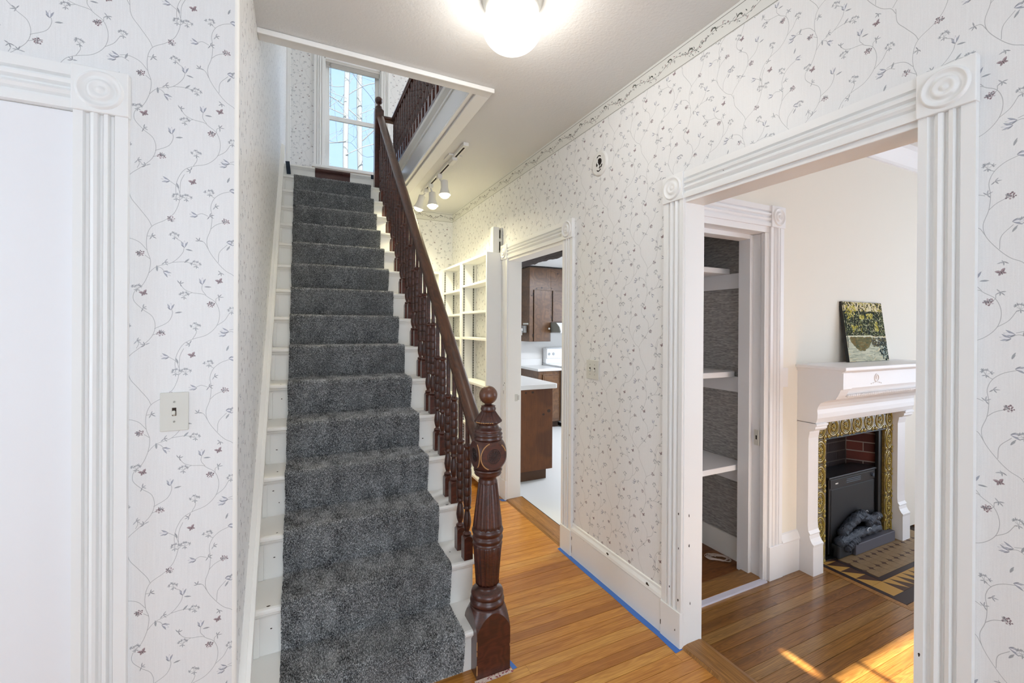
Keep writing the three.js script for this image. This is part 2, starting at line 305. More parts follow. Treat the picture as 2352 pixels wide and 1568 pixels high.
const shift = (list, u, v) => list.map((g) => { const a = g.attributes.uv; for (let i = 0; i < a.count; i++) a.setXY(i, a.getX(i) + u, a.getY(i) + v); return g; });

const e = 0.003;                                                       // thickness of paper and plaster skins
// right wall: one core, papered towards the hall, painted towards the other rooms
const wr = structure('wall_right', wallZ(XW + e, XK - e, -6.3, ZB, 0, CE, [[K0, K1, 0, KH], [P0, P1, 0, PH]]), M.core);
O('wallpaper', shift(wallZ(XW, XW + e, ZF, ZB, 0, CE, [[K0, K1, 0, KH], [P0, P1, 0, PH]]), 0.273 + 1.8316, 0.2667 - 1.893), M.paper, wr);
O('plaster_skin', wallZ(XK - e, XK, ZP, ZB, 0, CE, [[P0, P1, 0, PH]]), M.cream, wr);
O('plaster_skin', wallZ(XK - e, XK, -6.2, -2.47, 0, CE, [[K0, K1, 0, KH]]), M.ceilingWhite, wr);
O('border_strip', muv(new THREE.BoxGeometry(0.0012, 0.105, ZB - ZF).translate(XW - 0.0006, CE - 0.0525, (ZF + ZB) / 2), 0, -CE + 0.105), M.border, wr);
// far wall of the hall
const wf = structure('wall_far', B(XS, XW, 0, CE, ZF - 0.1, ZF - e), M.core);
O('wallpaper', B(XS, XW, 0, CE, ZF - e, ZF, 0.1, 0.05), M.paper, wf);
O('border_strip', B(XS, XW, CE - 0.105, CE, ZF, ZF + 0.0012, 0.2, -CE + 0.105), M.border, wf);
// wall on the left that faces the camera, with the closed door
const DX0 = -1.46, DX1 = -0.574, DH = 2.082;
const wl = structure('wall_left', wallX(ZL - 0.12, ZL - e, -2.1, XS - 0.01, 0, CE, [[DX0, DX1, 0, DH]]), M.core);
O('wallpaper', shift(wallX(ZL - e, ZL, -2.1, XS - 0.012, 0, CE, [[DX0, DX1, 0, DH]]), 0.5044, 0.2667 - 2.1518), M.paper, wl);
O('corner_bead', muv(CYL(0.011, 0.011, CE, 16).translate(XS - 0.011, CE / 2, ZL - 0.011)), M.paintOld, wl);
// wall beside the stairs, two storeys
const ws = structure('wall_stairs', B(XS - 0.13, XS - e, 0, UC, ZU - 0.12, ZL - 0.012), M.core);
O('wallpaper', B(XS - e, XS, 0, UC, ZU, ZL - 0.012, 0.11, 0.2), M.paper, ws);
// window wall upstairs
const WX0 = 0.262, WX1 = 1.0, WY0 = 3.60, WY1 = 5.06;
const wu = structure('wall_upstairs', wallX(ZU - 0.12, ZU - e, XS - 0.13, 3.3, UF - 0.3, UC, [[WX0, WX1, WY0, WY1]]), M.core);
O('wallpaper', wallX(ZU - e, ZU, XS, 3.2, UF, UC, [[WX0, WX1, WY0, WY1]]), M.paper, wu);
structure('wall_upstairs_right', wallZ(3.2, 3.3, ZU, -0.9, UF, UC, [[-6.2, -4.3, 3.4, 5.3]]), M.paintOld);
structure('wall_upstairs_front', B(XS - 0.13, 3.3, UF, UC, -1.0, -0.9), M.paintOld);
structure('ceiling_upstairs', B(XS - 0.13, 3.3, UC, UC + 0.1, ZU - 0.12, -0.9), M.ceilingWhite);
// shell round the entry, where the camera stands
structure('wall_entry', wallZ(-2.1, -2.0, ZL - 0.12, ZB, 0, CE, [[-1.45, -0.95, 0.5, 2.3]]), M.cream);
structure('wall_front', wallX(ZB, ZB + 0.12, -2.1, 5.7, 0, CE, [[-1.2, 0.9, 0.25, 2.64], [1.985, 2.02, 2.29, 2.46], [2.05, 2.23, 0.5, 2.33], [2.255, 2.85, 0.5, 2.33]]), M.cream);
// parlour
const wp = structure('wall_parlor', wallX(ZP - 0.15, ZP - e, XK, 5.6, 0, CE, [[C0 - 0.02, C1 + 0.02, 0, CH + 0.02], [2.985, 3.71, 0, 0.79]]), M.core);
O('plaster_skin', wallX(ZP - e, ZP, XK, 5.6, 0, CE, [[C0 - 0.02, C1 + 0.02, 0, CH + 0.02], [2.985, 3.71, 0, 0.79]]), M.cream, wp);
structure('wall_parlor_right', wallZ(5.5, 5.6, ZP, ZB, 0, CE, [[-0.9, 0.9, 0.4, 2.4]]), M.cream);
structure('wall_chimney', [B(2.9, 3.8, 0, CE, -2.35, -2.15), B(2.88, 2.96, 0, 1.2, -2.2, ZP - 0.15), B(3.74, 3.82, 0, 1.2, -2.2, ZP - 0.15), B(2.88, 3.82, 0.8, 1.2, -2.2, ZP - 0.15)], M.soot);
// closet
structure('wall_closet', [B(2.522, 2.62, 0, CE, -2.42, ZP - 0.15), B(XK, 2.62, 0, CE, -2.52, -2.42)], M.grass);
structure('ceiling_closet', B(XK, 2.53, 2.55, 2.6, -2.43, ZP - 0.15), M.ceilingWhite);
// kitchen
structure('wall_kitchen', [B(XK, 5.0, 0, CE, -6.3, -6.2), ...wallZ(4.9, 5.0, -6.2, -2.4, 0, CE, [[-5.2, -3.4, 0.95, 2.3]]), B(2.62, 5.0, 0, CE, -2.5, -2.4)], M.ceilingWhite);
structure('ceiling_kitchen', B(XK, 4.9, 2.42, 2.5, -6.2, -2.5), M.ceilingWhite);
{ const c = [4.1, 2.412, -3.9], r = new THREE.RectAreaLight(0xf2f6ff, 58, 1.2, 0.3); r.position.set(c[0], 2.365, c[2]); r.lookAt(c[0], 0, c[2]); scene.add(r);
  const l = thing('kitchen_ceiling_light', 'long flat white fluorescent lamp on the kitchen ceiling', 'lamp', c); O('lamp_housing', RB(c[0] - 0.64, c[0] + 0.64, 2.392, 2.42, c[2] - 0.18, c[2] + 0.18, 0.006), M.ceilingWhite, l); O('lamp_diffuser', RB(c[0] - 0.6, c[0] + 0.6, 2.37, 2.392, c[2] - 0.15, c[2] + 0.15, 0.008), std({ color: 0xffffff, roughness: 0.4, emissive: 0xf2f6ff, emissiveIntensity: 1.2 }), l); }
// the slab between the storeys, with the stairwell cut through it
const WXR = 0.885;                                                     // right edge of the stairwell
structure('ceiling', [B(-2.1, 5.7, CE, UF, -2.30, ZB + 0.12), B(WXR, 5.7, CE, UF, ZU - 0.12, -2.30), B(XS, WXR, CE, UF, ZU - 0.12, -4.885), B(-2.1, XS - 0.13, CE, UF, ZU - 0.12, -2.30)], M.ceiling);
structure('roof_lower', B(-2.1, 5.7, UF, UF + 0.1, -0.9, ZB + 0.12), M.core);
structure('porch_roof', [B(-2.6, 1.62, 2.66, 2.76, ZB + 0.12, 6.2), ...[-2.5, -0.5, 1.5].map((x) => B(x - 0.06, x + 0.06, -0.3, 2.66, 6.0, 6.12))], M.paint);
O('trim_stairwell', [RB(XS, 0.968, CE - 0.016, CE, -2.335, -2.256, 0.004), RB(WXR, 0.968, CE - 0.016, CE, -4.84, -2.3345, 0.004), RB(XS, 0.968, CE - 0.026, CE - 0.002, -2.264, -2.252, 0.004)], M.paint).userData.kind = 'structure';
// the face of the slab along the stairwell, under the gallery
{
  const f = structureGroup('trim_gallery');
  O('fascia', RB(WXR - 0.012, WXR, CE, UF - 0.02, -4.84, -2.3, 0.002), phy({ color: 0xe7e7e6, roughness: 0.22, clearcoat: 0.4, clearcoatRoughness: 0.18 }), f);
  O('bead', alongZ([[WXR - 0.03, CE - 0.004], [WXR - 0.012, CE - 0.004], [WXR - 0.012, CE + 0.022], [WXR - 0.018, CE + 0.02], [WXR - 0.03, CE + 0.01]], -4.84, -2.3), M.paint, f);
  O('crown_molding', alongZ([[WXR - 0.012, UF - 0.085], [WXR - 0.02, UF - 0.08], [WXR - 0.022, UF - 0.066], [WXR - 0.045, UF - 0.04], [WXR - 0.05, UF - 0.022], [WXR - 0.012, UF - 0.022]], -4.84, -2.3), M.paint, f);
}

// ---------------------------------------------------------------- floors, board by board
function boards(parent, x0, x1, z0, z1, w, mats, len, y = 0.012, proud = 0.0006) {
  let row = 0;
  for (let z = z1; z - w > z0 - w; z -= w, row++) {
    const za = Math.max(z - w, z0); if (z - za < 0.01) break;
    let x = x0;
    while (x < x1 - 0.02) {
      let b = Math.min(x1, x + rr(len[0], len[1])); if (x1 - b < 0.15) b = x1;
      if (x === x0 && b < x1) b = Math.min(x1, x0 + rr(0.12, len[1]));
      const top = rr(0, proud), g = B(x + 0.0004, b - 0.0004, -y + top - 0.0002, top, za + 0.0009, z - 0.0009, rr(0, 5), rr(0, 5));
      O('floorboard', g, mats[Math.floor(rnd() * mats.length)], parent); x = b;
    }
  }
}
const fl = structure('floor', [B(-2.1, 1.66, -0.2, -0.011, ZF, ZB)], M.subfloor);
boards(fl, 0.745, 1.585, -4.0, -1.79, 0.057, M.oak, [0.7, 1.9]);
boards(fl, -0.15, 1.605, -1.79, -0.85, 0.057, M.oak, [0.7, 1.9]);
{ const rest = []; for (let z = -0.85; z < ZB; z += 0.057) rest.push(B(-2.0, XW, -0.012, 0, z + 0.0007, z + 0.0563, rr(0, 5), rr(0, 5))); for (let z = -4.0; z > ZF; z -= 0.057) rest.push(B(XS, XW, -0.012, 0, Math.max(ZF, z - 0.0563), z - 0.0007, rr(0, 5), rr(0, 5))); for (let z = -0.85; z > ZL; z -= 0.057) rest.push(B(-2.0, -0.15, -0.012, 0, Math.max(ZL, z - 0.0563), z - 0.0007, rr(0, 5), rr(0, 5))); const s = O('far_floorboards', rest, M.oak[1], fl); s.userData.kind = 'stuff'; }
const fp = structure('floor_parlor', B(XK - 0.05, 5.6, -0.2, -0.011, ZP - 0.1, ZB), M.subfloor);
boards(fp, XK - 0.002, 2.905, ZP, -0.45, 0.0585, M.oakDark, [0.9, 2.0]);
boards(fp, 2.905, 4.2, -1.165, -0.45, 0.0585, M.oakDark, [0.9, 2.0]);
{ const rest = []; for (let z = -0.45; z < ZB; z += 0.0585) rest.push(B(XK, 5.5, -0.012, 0, z + 0.0007, z + 0.0577, rr(0, 5), rr(0, 5))); rest.push(B(4.2, 5.5, -0.012, 0, ZP, -0.45)); const s = O('far_floorboards', rest, M.oakDark[2], fp); s.userData.kind = 'stuff'; }
structure('floor_kitchen', B(1.742, 4.9, -0.2, -0.002, -6.2, -2.5), M.vinyl);
structure('floor_closet', B(XK, 2.522, -0.2, -0.004, -2.42, -1.81), M.closetFloor);
structure('floor_upstairs', [B(XS, 3.2, UF, UF + 0.004, ZU, -4.89), B(WXR, 3.2, UF, UF + 0.004, -4.86, -0.9)], M.oakDark[0]);
// door saddles
tag(O('door_saddle', [alongZ([[1.592, 0], [1.60, 0.012], [1.625, 0.016], [1.70, 0.016], [1.72, 0.010], [1.728, 0]], P0 + 0.001, P1 - 0.001)].map((g) => { muv(g, 0, 0, true); return g; }), M.saddle), 'light oak saddle in the wide doorway to the room with the fireplace', 'threshold');
{ const t = thing('door_saddle', 'long oak saddle with a black metal edge in the kitchen doorway', 'threshold', [1.66, 0, -2.95]);
  O('saddle_board', [alongZ([[1.585, 0], [1.597, 0.010], [1.625, 0.012], [1.625, 0.0125], [1.735, 0.014], [1.738, 0]], K0 + 0.001, K1 - 0.001)].map((g) => { muv(g, 0.3, 0.3, true); return g; }), M.saddle, t);
  O('metal_edge', B(1.736, 1.744, 0, 0.012, K0 + 0.001, K1 - 0.001), M.black, t); }
{ const t = thing('door_saddle', 'brown oak saddle with a pale front strip in the closet doorway', 'threshold', [2.13, 0, -1.74]);
  O('saddle_board', muv(extrude([[1.80, 0.006], [2.462, 0.006], [2.462, 0.012], [1.80, 0.012]], 0.115).translate(0, 0, -1.805)), M.saddle, t);
  O('pale_strip', B(C0 + 0.001, C1 + 0.004, 0, 0.0105, -1.69, -1.656), std({ color: 0xd9d6e2, roughness: 0.6, bumpMap: lumpy, bumpScale: 0.001 }), t).userData.label = 'pale unfinished strip'; }

// ---------------------------------------------------------------- trim: fluted casings with rosette blocks
const CASING = [[0, 0], [0, 0.018], [0.021, 0.019], [0.025, 0.008], [0.031, 0.008], [0.037, 0.016], [0.045, 0.021], [0.052, 0.017], [0.056, 0.008], [0.061, 0.008], [0.067, 0.019], [0.076, 0.021], [0.080, 0.008], [0.086, 0.008], [0.091, 0.018], [0.12, 0.018], [0.12, 0]];
function casing(len, w = 0.12) { return extrude(CASING.map(([x, z]) => [x / 0.12 * w, -z]), len).rotateX(-Math.PI / 2); }   // length +y, face +z
function rosette(s = 0.125, d = 0.026) {
  const disc = lathe([[0.0, 0.009], [0.006, 0.0085], [0.010, 0.004], [0.013, 0.004], [0.020, 0.009], [0.026, 0.007], [0.029, 0.001], [0.034, -0.0005], [0.041, 0.0015], [0.046, 0.007], [0.050, 0.007], [0.054, 0.0]].map(([r, h]) => [r * s / 0.125, h]).reverse(), 40).rotateX(Math.PI / 2).translate(0, 0, d);
  return [new RoundedBoxGeometry(s, s, d, 2, 0.003).translate(0, 0, d / 2), disc];
}
// a casing set in its own frame: x along the wall, y up, z out of the wall; then carried to the wall by matrix m
function doorCasing(name, m, x0, x1, h, mat, opt = {}) {
  const t = structureGroup(name), put = (n, list, mm = mat) => O(n, [].concat(list).map((g) => muv(clean(g.applyMatrix4(m)))), mm, t), w = 0.12, pb = opt.plinth ?? 0.165;
  const side = (x) => { put('casing', x < x0 ? casing(h - pb, w).rotateZ(Math.PI).translate(x0, h, 0) : casing(h - pb, w).translate(x, pb, 0)); if (pb) put('plinth_block', new RoundedBoxGeometry(w + 0.004, pb, 0.024, 2, 0.003).translate(x + w / 2, pb / 2, 0.012)); };
  side(x0 - w); side(x1);
  put('head_casing', casing(x1 - x0, w).rotateZ(Math.PI / 2).translate(x1, h, 0));
  for (const x of [x0 - w / 2, x1 + w / 2]) put('rosette_block', rosette().map((g) => g.translate(x, h + w / 2, 0)));
  return { t, put };
}
const toRight = new THREE.Matrix4().makeBasis(V(0, 0, 1), V(0, 1, 0), V(-1, 0, 0)).setPosition(XW, 0, 0);   // x -> z, out of wall -> -x
const toFront = (z) => new THREE.Matrix4().makeTranslation(0, 0, z);
const tr1 = doorCasing('trim_1', toRight, P0 + 0.0, P1, PH + 0.015, M.paint);
const tr2 = doorCasing('trim_2', toRight, K0, K1, KH + 0.02, M.paint);
const tr3 = doorCasing('trim_3', toFront(ZL), DX0, DX1, 2.082, M.paint);
const tr4 = doorCasing('trim_4', toFront(ZP), C0 - 0.005, C1 + 0.025, CH + 0.035, M.paintCool, { plinth: 0.2 });
// linings of the doorways
function lining(t, geos, mat = M.paint) { O('jamb_lining', geos, mat, t); }
lining(tr1.t, [RB(XW - 0.006, XK + 0.006, 0.0, PH, P0 - 0.012, P0 + 0.004, 0.003), RB(XW - 0.006, XK + 0.006, 0.0, PH, P1 - 0.004, P1 + 0.012, 0.003), RB(XW - 0.006, XK + 0.006, PH - 0.004, PH + 0.022, P0 - 0.012, P1 + 0.012, 0.003)]);
lining(tr2.t, [RB(XW - 0.006, XK + 0.012, 0.0, KH, K0 - 0.012, K0 + 0.004, 0.003), RB(XW - 0.006, XK + 0.012, 0.0, KH, K1 - 0.004, K1 + 0.012, 0.003), RB(XW - 0.006, XK + 0.012, KH - 0.004, KH + 0.026, K0 - 0.012, K1 + 0.012, 0.003)], M.paintOld);
lining(tr4.t, [RB(C1, C1 + 0.03, 0.0, CH, -1.835, ZP + 0.006, 0.003), RB(C1 - 0.026, C1 + 0.01, 0.0, CH, -1.835, -1.757, 0.003), RB(C1 - 0.008, C1 + 0.01, 0, CH, -1.70, ZP + 0.004, 0.003), RB(C0 - 0.03, C0, 0, CH, -1.835, ZP + 0.006, 0.003), RB(C0 - 0.03, C1 + 0.03, CH + 0.0005, CH + 0.04, -1.8345, ZP + 0.0055, 0.003), RB(C0, C1 - 0.027, CH - 0.026, CH + 0.01, -1.8345, -1.7575, 0.003)], M.paintCool);
O('latch_strike', [RB(C1 - 0.0125, C1 - 0.0075, 0.79, 0.88, -1.735, -1.705, 0.001)], M.ivory, tr4.t);
O('latch_hole', [B(C1 - 0.0132, C1 - 0.0124, 0.824, 0.848, -1.724, -1.716)], M.hole, tr4.t);
// the closed door on the left
{ const d = structureGroup('door_1'); O('door_slab', [RB(DX0, DX1, 0.005, DH, ZL - 0.045, ZL - 0.006, 0.003)], M.paintCool, d); }
// baseboards between and beside the openings
function baseboardZ(name, z0, z1, mat = M.paint) { const t = structureGroup(name); O('base_plinth', RB(XW - 0.018, XW, 0, 0.163, z0, z1, 0.002), mat, t); O('base_cap', alongZ([[XW, 0.163], [XW - 0.018, 0.163], [XW - 0.02, 0.168], [XW - 0.017, 0.182], [XW - 0.008, 0.196], [XW - 0.006, 0.208], [XW, 0.212]], z0, z1), mat, t); return t; }
const bb1 = baseboardZ('baseboard_right', K1 + 0.12, P0 - 0.12);
baseboardZ('baseboard_right_2', P1 + 0.12, ZB);
{ const t = structureGroup('baseboard_parlor'), a = C1 + 0.145, b = 2.767; O('base_plinth', RB(a, b, 0, 0.19, ZP, ZP + 0.02, 0.002), M.paintCool, t); O('base_cap', alongX([[ZP, 0.19], [ZP + 0.02, 0.19], [ZP + 0.024, 0.2], [ZP + 0.016, 0.222], [ZP + 0.008, 0.24], [ZP, 0.246]], a, b), M.paintCool, t); }
{ const t = structureGroup('baseboard_closet'); O('base_plinth', RB(2.504, 2.522, 0, 0.145, -2.42, -1.835, 0.002), M.paintOld, t); }
structure('trim_parlor_crown', alongX([[ZP, 2.67], [ZP + 0.012, 2.672], [ZP + 0.016, 2.69], [ZP + 0.05, 2.74], [ZP + 0.075, 2.77], [ZP + 0.08, CE], [ZP, CE]], XK, 5.5), M.paintCool);
structure('ceiling_parlor', B(XK, 5.5, CE - 0.006, CE - 0.0005, ZP, ZB), M.ceilingWhite);

// flakes knocked out of the white paint, with the old dark coat showing
function chips(t, list) { for (const [x, y, z, w, h, nx] of list) { const n = 9, s = new THREE.Shape(); for (let i = 0; i < n; i++) { const a = i / n * 6.283, q = rr(0.55, 1); i ? s.lineTo(Math.cos(a) * w * q, Math.sin(a) * h * q) : s.moveTo(w * q, 0); } s.closePath(); const g = new THREE.ExtrudeGeometry(s, { depth: 0.0006, bevelEnabled: false }); if (nx) g.rotateY(-Math.PI / 2); g.translate(x, y, z); O('paint_chip', muv(g), M.chip, t); } }
chips(bb1, [[XW - 0.0165, 0.19, -2.02, 0.011, 0.008, 1], [XW - 0.0165, 0.185, -1.70, 0.013, 0.011, 1], [XW - 0.018, 0.12, -2.385, 0.004, 0.016, 1], [XW - 0.018, 0.05, -2.385, 0.002, 0.03, 1], [XW - 0.018, 0.165, -2.25, 0.005, 0.003, 1]]);
chips(tr1.t, [[XW - 0.019, 0.62, -1.497, 0.004, 0.008, 1], [XW - 0.019, 0.46, -1.496, 0.003, 0.007, 1], [XW - 0.019, 0.255, -1.55, 0.004, 0.006, 1], [XW - 0.019, 0.22, -1.497, 0.004, 0.008, 1], [XW - 0.0245, 0.075, -1.51, 0.003, 0.007, 1], [XW - 0.0245, 0.06, -1.6, 0.003, 0.018, 1], [XW - 0.0185, 0.56, -0.618, 0.003, 0.007, 1], [XW - 0.0185, 0.33, -0.622, 0.002, 0.007, 1], [1.63, 0.61, P0 + 0.0042, 0.003, 0.009, 0], [1.632, 0.47, P0 + 0.0042, 0.004, 0.008, 0], [1.64, 0.2, P0 + 0.0042, 0.003, 0.008, 0], [XW - 0.0185, 2.14, -1.27, 0.003, 0.002, 1]]);
chips(tr2.t, [[XW - 0.019, 0.92, K0 - 0.05, 0.006, 0.02, 1], [XW - 0.019, 0.98, K0 - 0.055, 0.006, 0.007, 1], [XW - 0.019, 1.0, K0 - 0.035, 0.006, 0.006, 1], [XW - 0.019, 0.62, K1 + 0.07, 0.004, 0.01, 1], [XW - 0.019, 0.78, K1 + 0.1, 0.003, 0.008, 1]]);
O('hinge_leaf', [RB(1.665, 1.69, 0.845, 0.905, K0 + 0.004, K0 + 0.009, 0.001), RB(1.69, 1.705, 0.855, 0.895, K0 + 0.004, K0 + 0.014, 0.002)], M.ivory, tr2.t);

// ---------------------------------------------------------------- staircase
const NX0 = 0.748, NZ0 = -1.792;
const RISE = 0.194, RUN = 0.206, Z1 = -1.735, XT = 0.762, XSK = -0.150;
const top = (n) => n === 0 ? 0 : RISE * n - 0.012, nose = (n) => Z1 - (n - 1) * RUN - 0.010 - (n === 1 ? 0.012 : 0);
{
  const t = thing('staircase', 'steep white painted staircase with a grey carpet runner and dark railing', 'staircase', [0.3, 0, -1.75]);
  for (let n = 1; n <= 16; n++) {
    const y = n === 16 ? UF : top(n), z = nose(n), back = n === 16 ? -4.9 : nose(n + 1) - 0.028, x1 = n === 1 ? 0.672 : n === 16 ? 0.70 : XT;
    const prof = [[back, y - 0.026], [back, y], [z - 0.013, y], [z - 0.004, y - 0.003], [z, y - 0.009], [z, y - 0.017], [z - 0.004, y - 0.023], [z - 0.012, y - 0.026]];
    O('tread', alongX(prof, XSK - 0.012, x1), M.paintOld, t);
    if (n === 1) O('tread', B(0.672, XT, y - 0.026, y, back, NZ0 - 0.078), M.paintOld, t);
    const rz = z - 0.026, y0 = n === 1 ? 0 : top(n - 1);
    const ry = B(XSK - 0.012, n === 1 ? 0.672 : XT - 0.02, y0, y - 0.026, rz - 0.018, rz);
    O('riser', ry, M.paintOld, t);
    if (n < 16) O('corner_bead', RB(XSK - 0.012, XSK + 0.010, y0, y - 0.04, rz, rz + 0.010, 0.004), M.paintOld, t);
    O('cove_molding', alongX([[rz, y - 0.026], [rz + 0.016, y - 0.026], [rz + 0.014, y - 0.032], [rz + 0.005, y - 0.040], [rz + 0.003, y - 0.046], [rz, y - 0.046]], XSK - 0.012, n === 1 ? 0.672 : XT - 0.02), M.paintOld, t);
  }
  // bare band in the middle of the top riser, where an older and narrower runner lay
  O('bare_riser_band', [RB(0.122, 0.455, top(15), UF - 0.027, nose(16) - 0.03, nose(16) - 0.0245, 0.001), alongX([[nose(16) - 0.03, UF - 0.003], [nose(16) + 0.001, UF - 0.006], [nose(16) + 0.002, UF - 0.02], [nose(16) - 0.003, UF - 0.029], [nose(16) - 0.008, UF - 0.034], [nose(16) - 0.018, UF - 0.043], [nose(16) - 0.022, UF - 0.052], [nose(16) - 0.03, UF - 0.052]], 0.122, 0.455)], M.bareRiser, t).userData.label = 'bare brown wood band';
  // wall skirt with its cap, and the stringer on the hall side
  const line = (z) => RISE + (RISE / RUN) * (Z1 - z), za = -1.68, zb = -4.86, lo = -0.35, hi = 0.105;
  const sk = [[za, 0], [za, line(za) + hi], [zb, line(zb) + hi], [zb, line(zb) + lo], [-2.0, 0]];
  O('skirt_board', alongX(sk, XS, XSK - 0.011), M.paintOld, t);
  const cap = [[za, line(za) + hi - 0.03], [za, line(za) + hi + 0.012], [zb, line(zb) + hi + 0.012], [zb, line(zb) + hi - 0.03]];
  O('skirt_cap', [alongX(cap, XS, XSK + 0.002), alongX(cap.map(([z, y], i) => [z, y + (i === 1 || i === 2 ? 0.012 : 0.022)]), XS, XSK - 0.012)], M.paintOld, t);
  const st = [[nose(2) - 0.03, 0], [nose(2) - 0.03, top(1) - 0.026]];
  for (let n = 2; n <= 15; n++) { st.push([nose(n) - 0.03, top(n) - 0.026]); st.push([nose(n + 1) - 0.03, top(n) - 0.026]); }
  st.push([ZF + 0.05, top(15) - 0.026], [ZF + 0.05, 0]);
  O('stringer_wall', alongX(st, XT - 0.03, XT - 0.012), M.paint, t);
  const chipped = (x, y, z, w, d) => O('paint_chip', muv(CYL(1, 1, 0.0006, 6).rotateY(rr(0, 3)).scale(w * rr(0.6, 1), 1, d * rr(0.6, 1)).translate(x, y + 0.0003, z)), M.chip, t);
  for (const [x, n, dz, w, d] of [[-0.11, 2, 0.02, 0.008, 0.004], [-0.09, 3, 0.03, 0.006, 0.003], [0.68, 3, 0.012, 0.014, 0.004], [0.66, 5, 0.1, 0.006, 0.005], [-0.10, 6, 0.015, 0.005, 0.003], [-0.12, 8, 0.02, 0.008, 0.004], [-0.1, 4, 0.08, 0.005, 0.004], [0.665, 2, 0.12, 0.005, 0.003], [0.67, 4, 0.11, 0.005, 0.004], [-0.11, 11, 0.02, 0.01, 0.005]]) chipped(x, top(n), nose(n) - dz, w, d);
  for (const [x, n, h] of [[-0.1, 3, 0.09], [-0.115, 4, 0.12], [-0.09, 4, 0.06], [-0.11, 5, 0.07], [-0.1, 2, 0.1], [-0.095, 6, 0.11], [0.66, 5, 0.05]]) O('paint_chip', muv(CYL(0.0038, 0.003, 0.0006, 5).rotateX(Math.PI / 2).rotateZ(rr(0, 3)).scale(rr(0.5, 1.5), rr(0.5, 1), 1).translate(x, top(n - 1) + h, nose(n) - 0.0257)), M.chip, t);
}
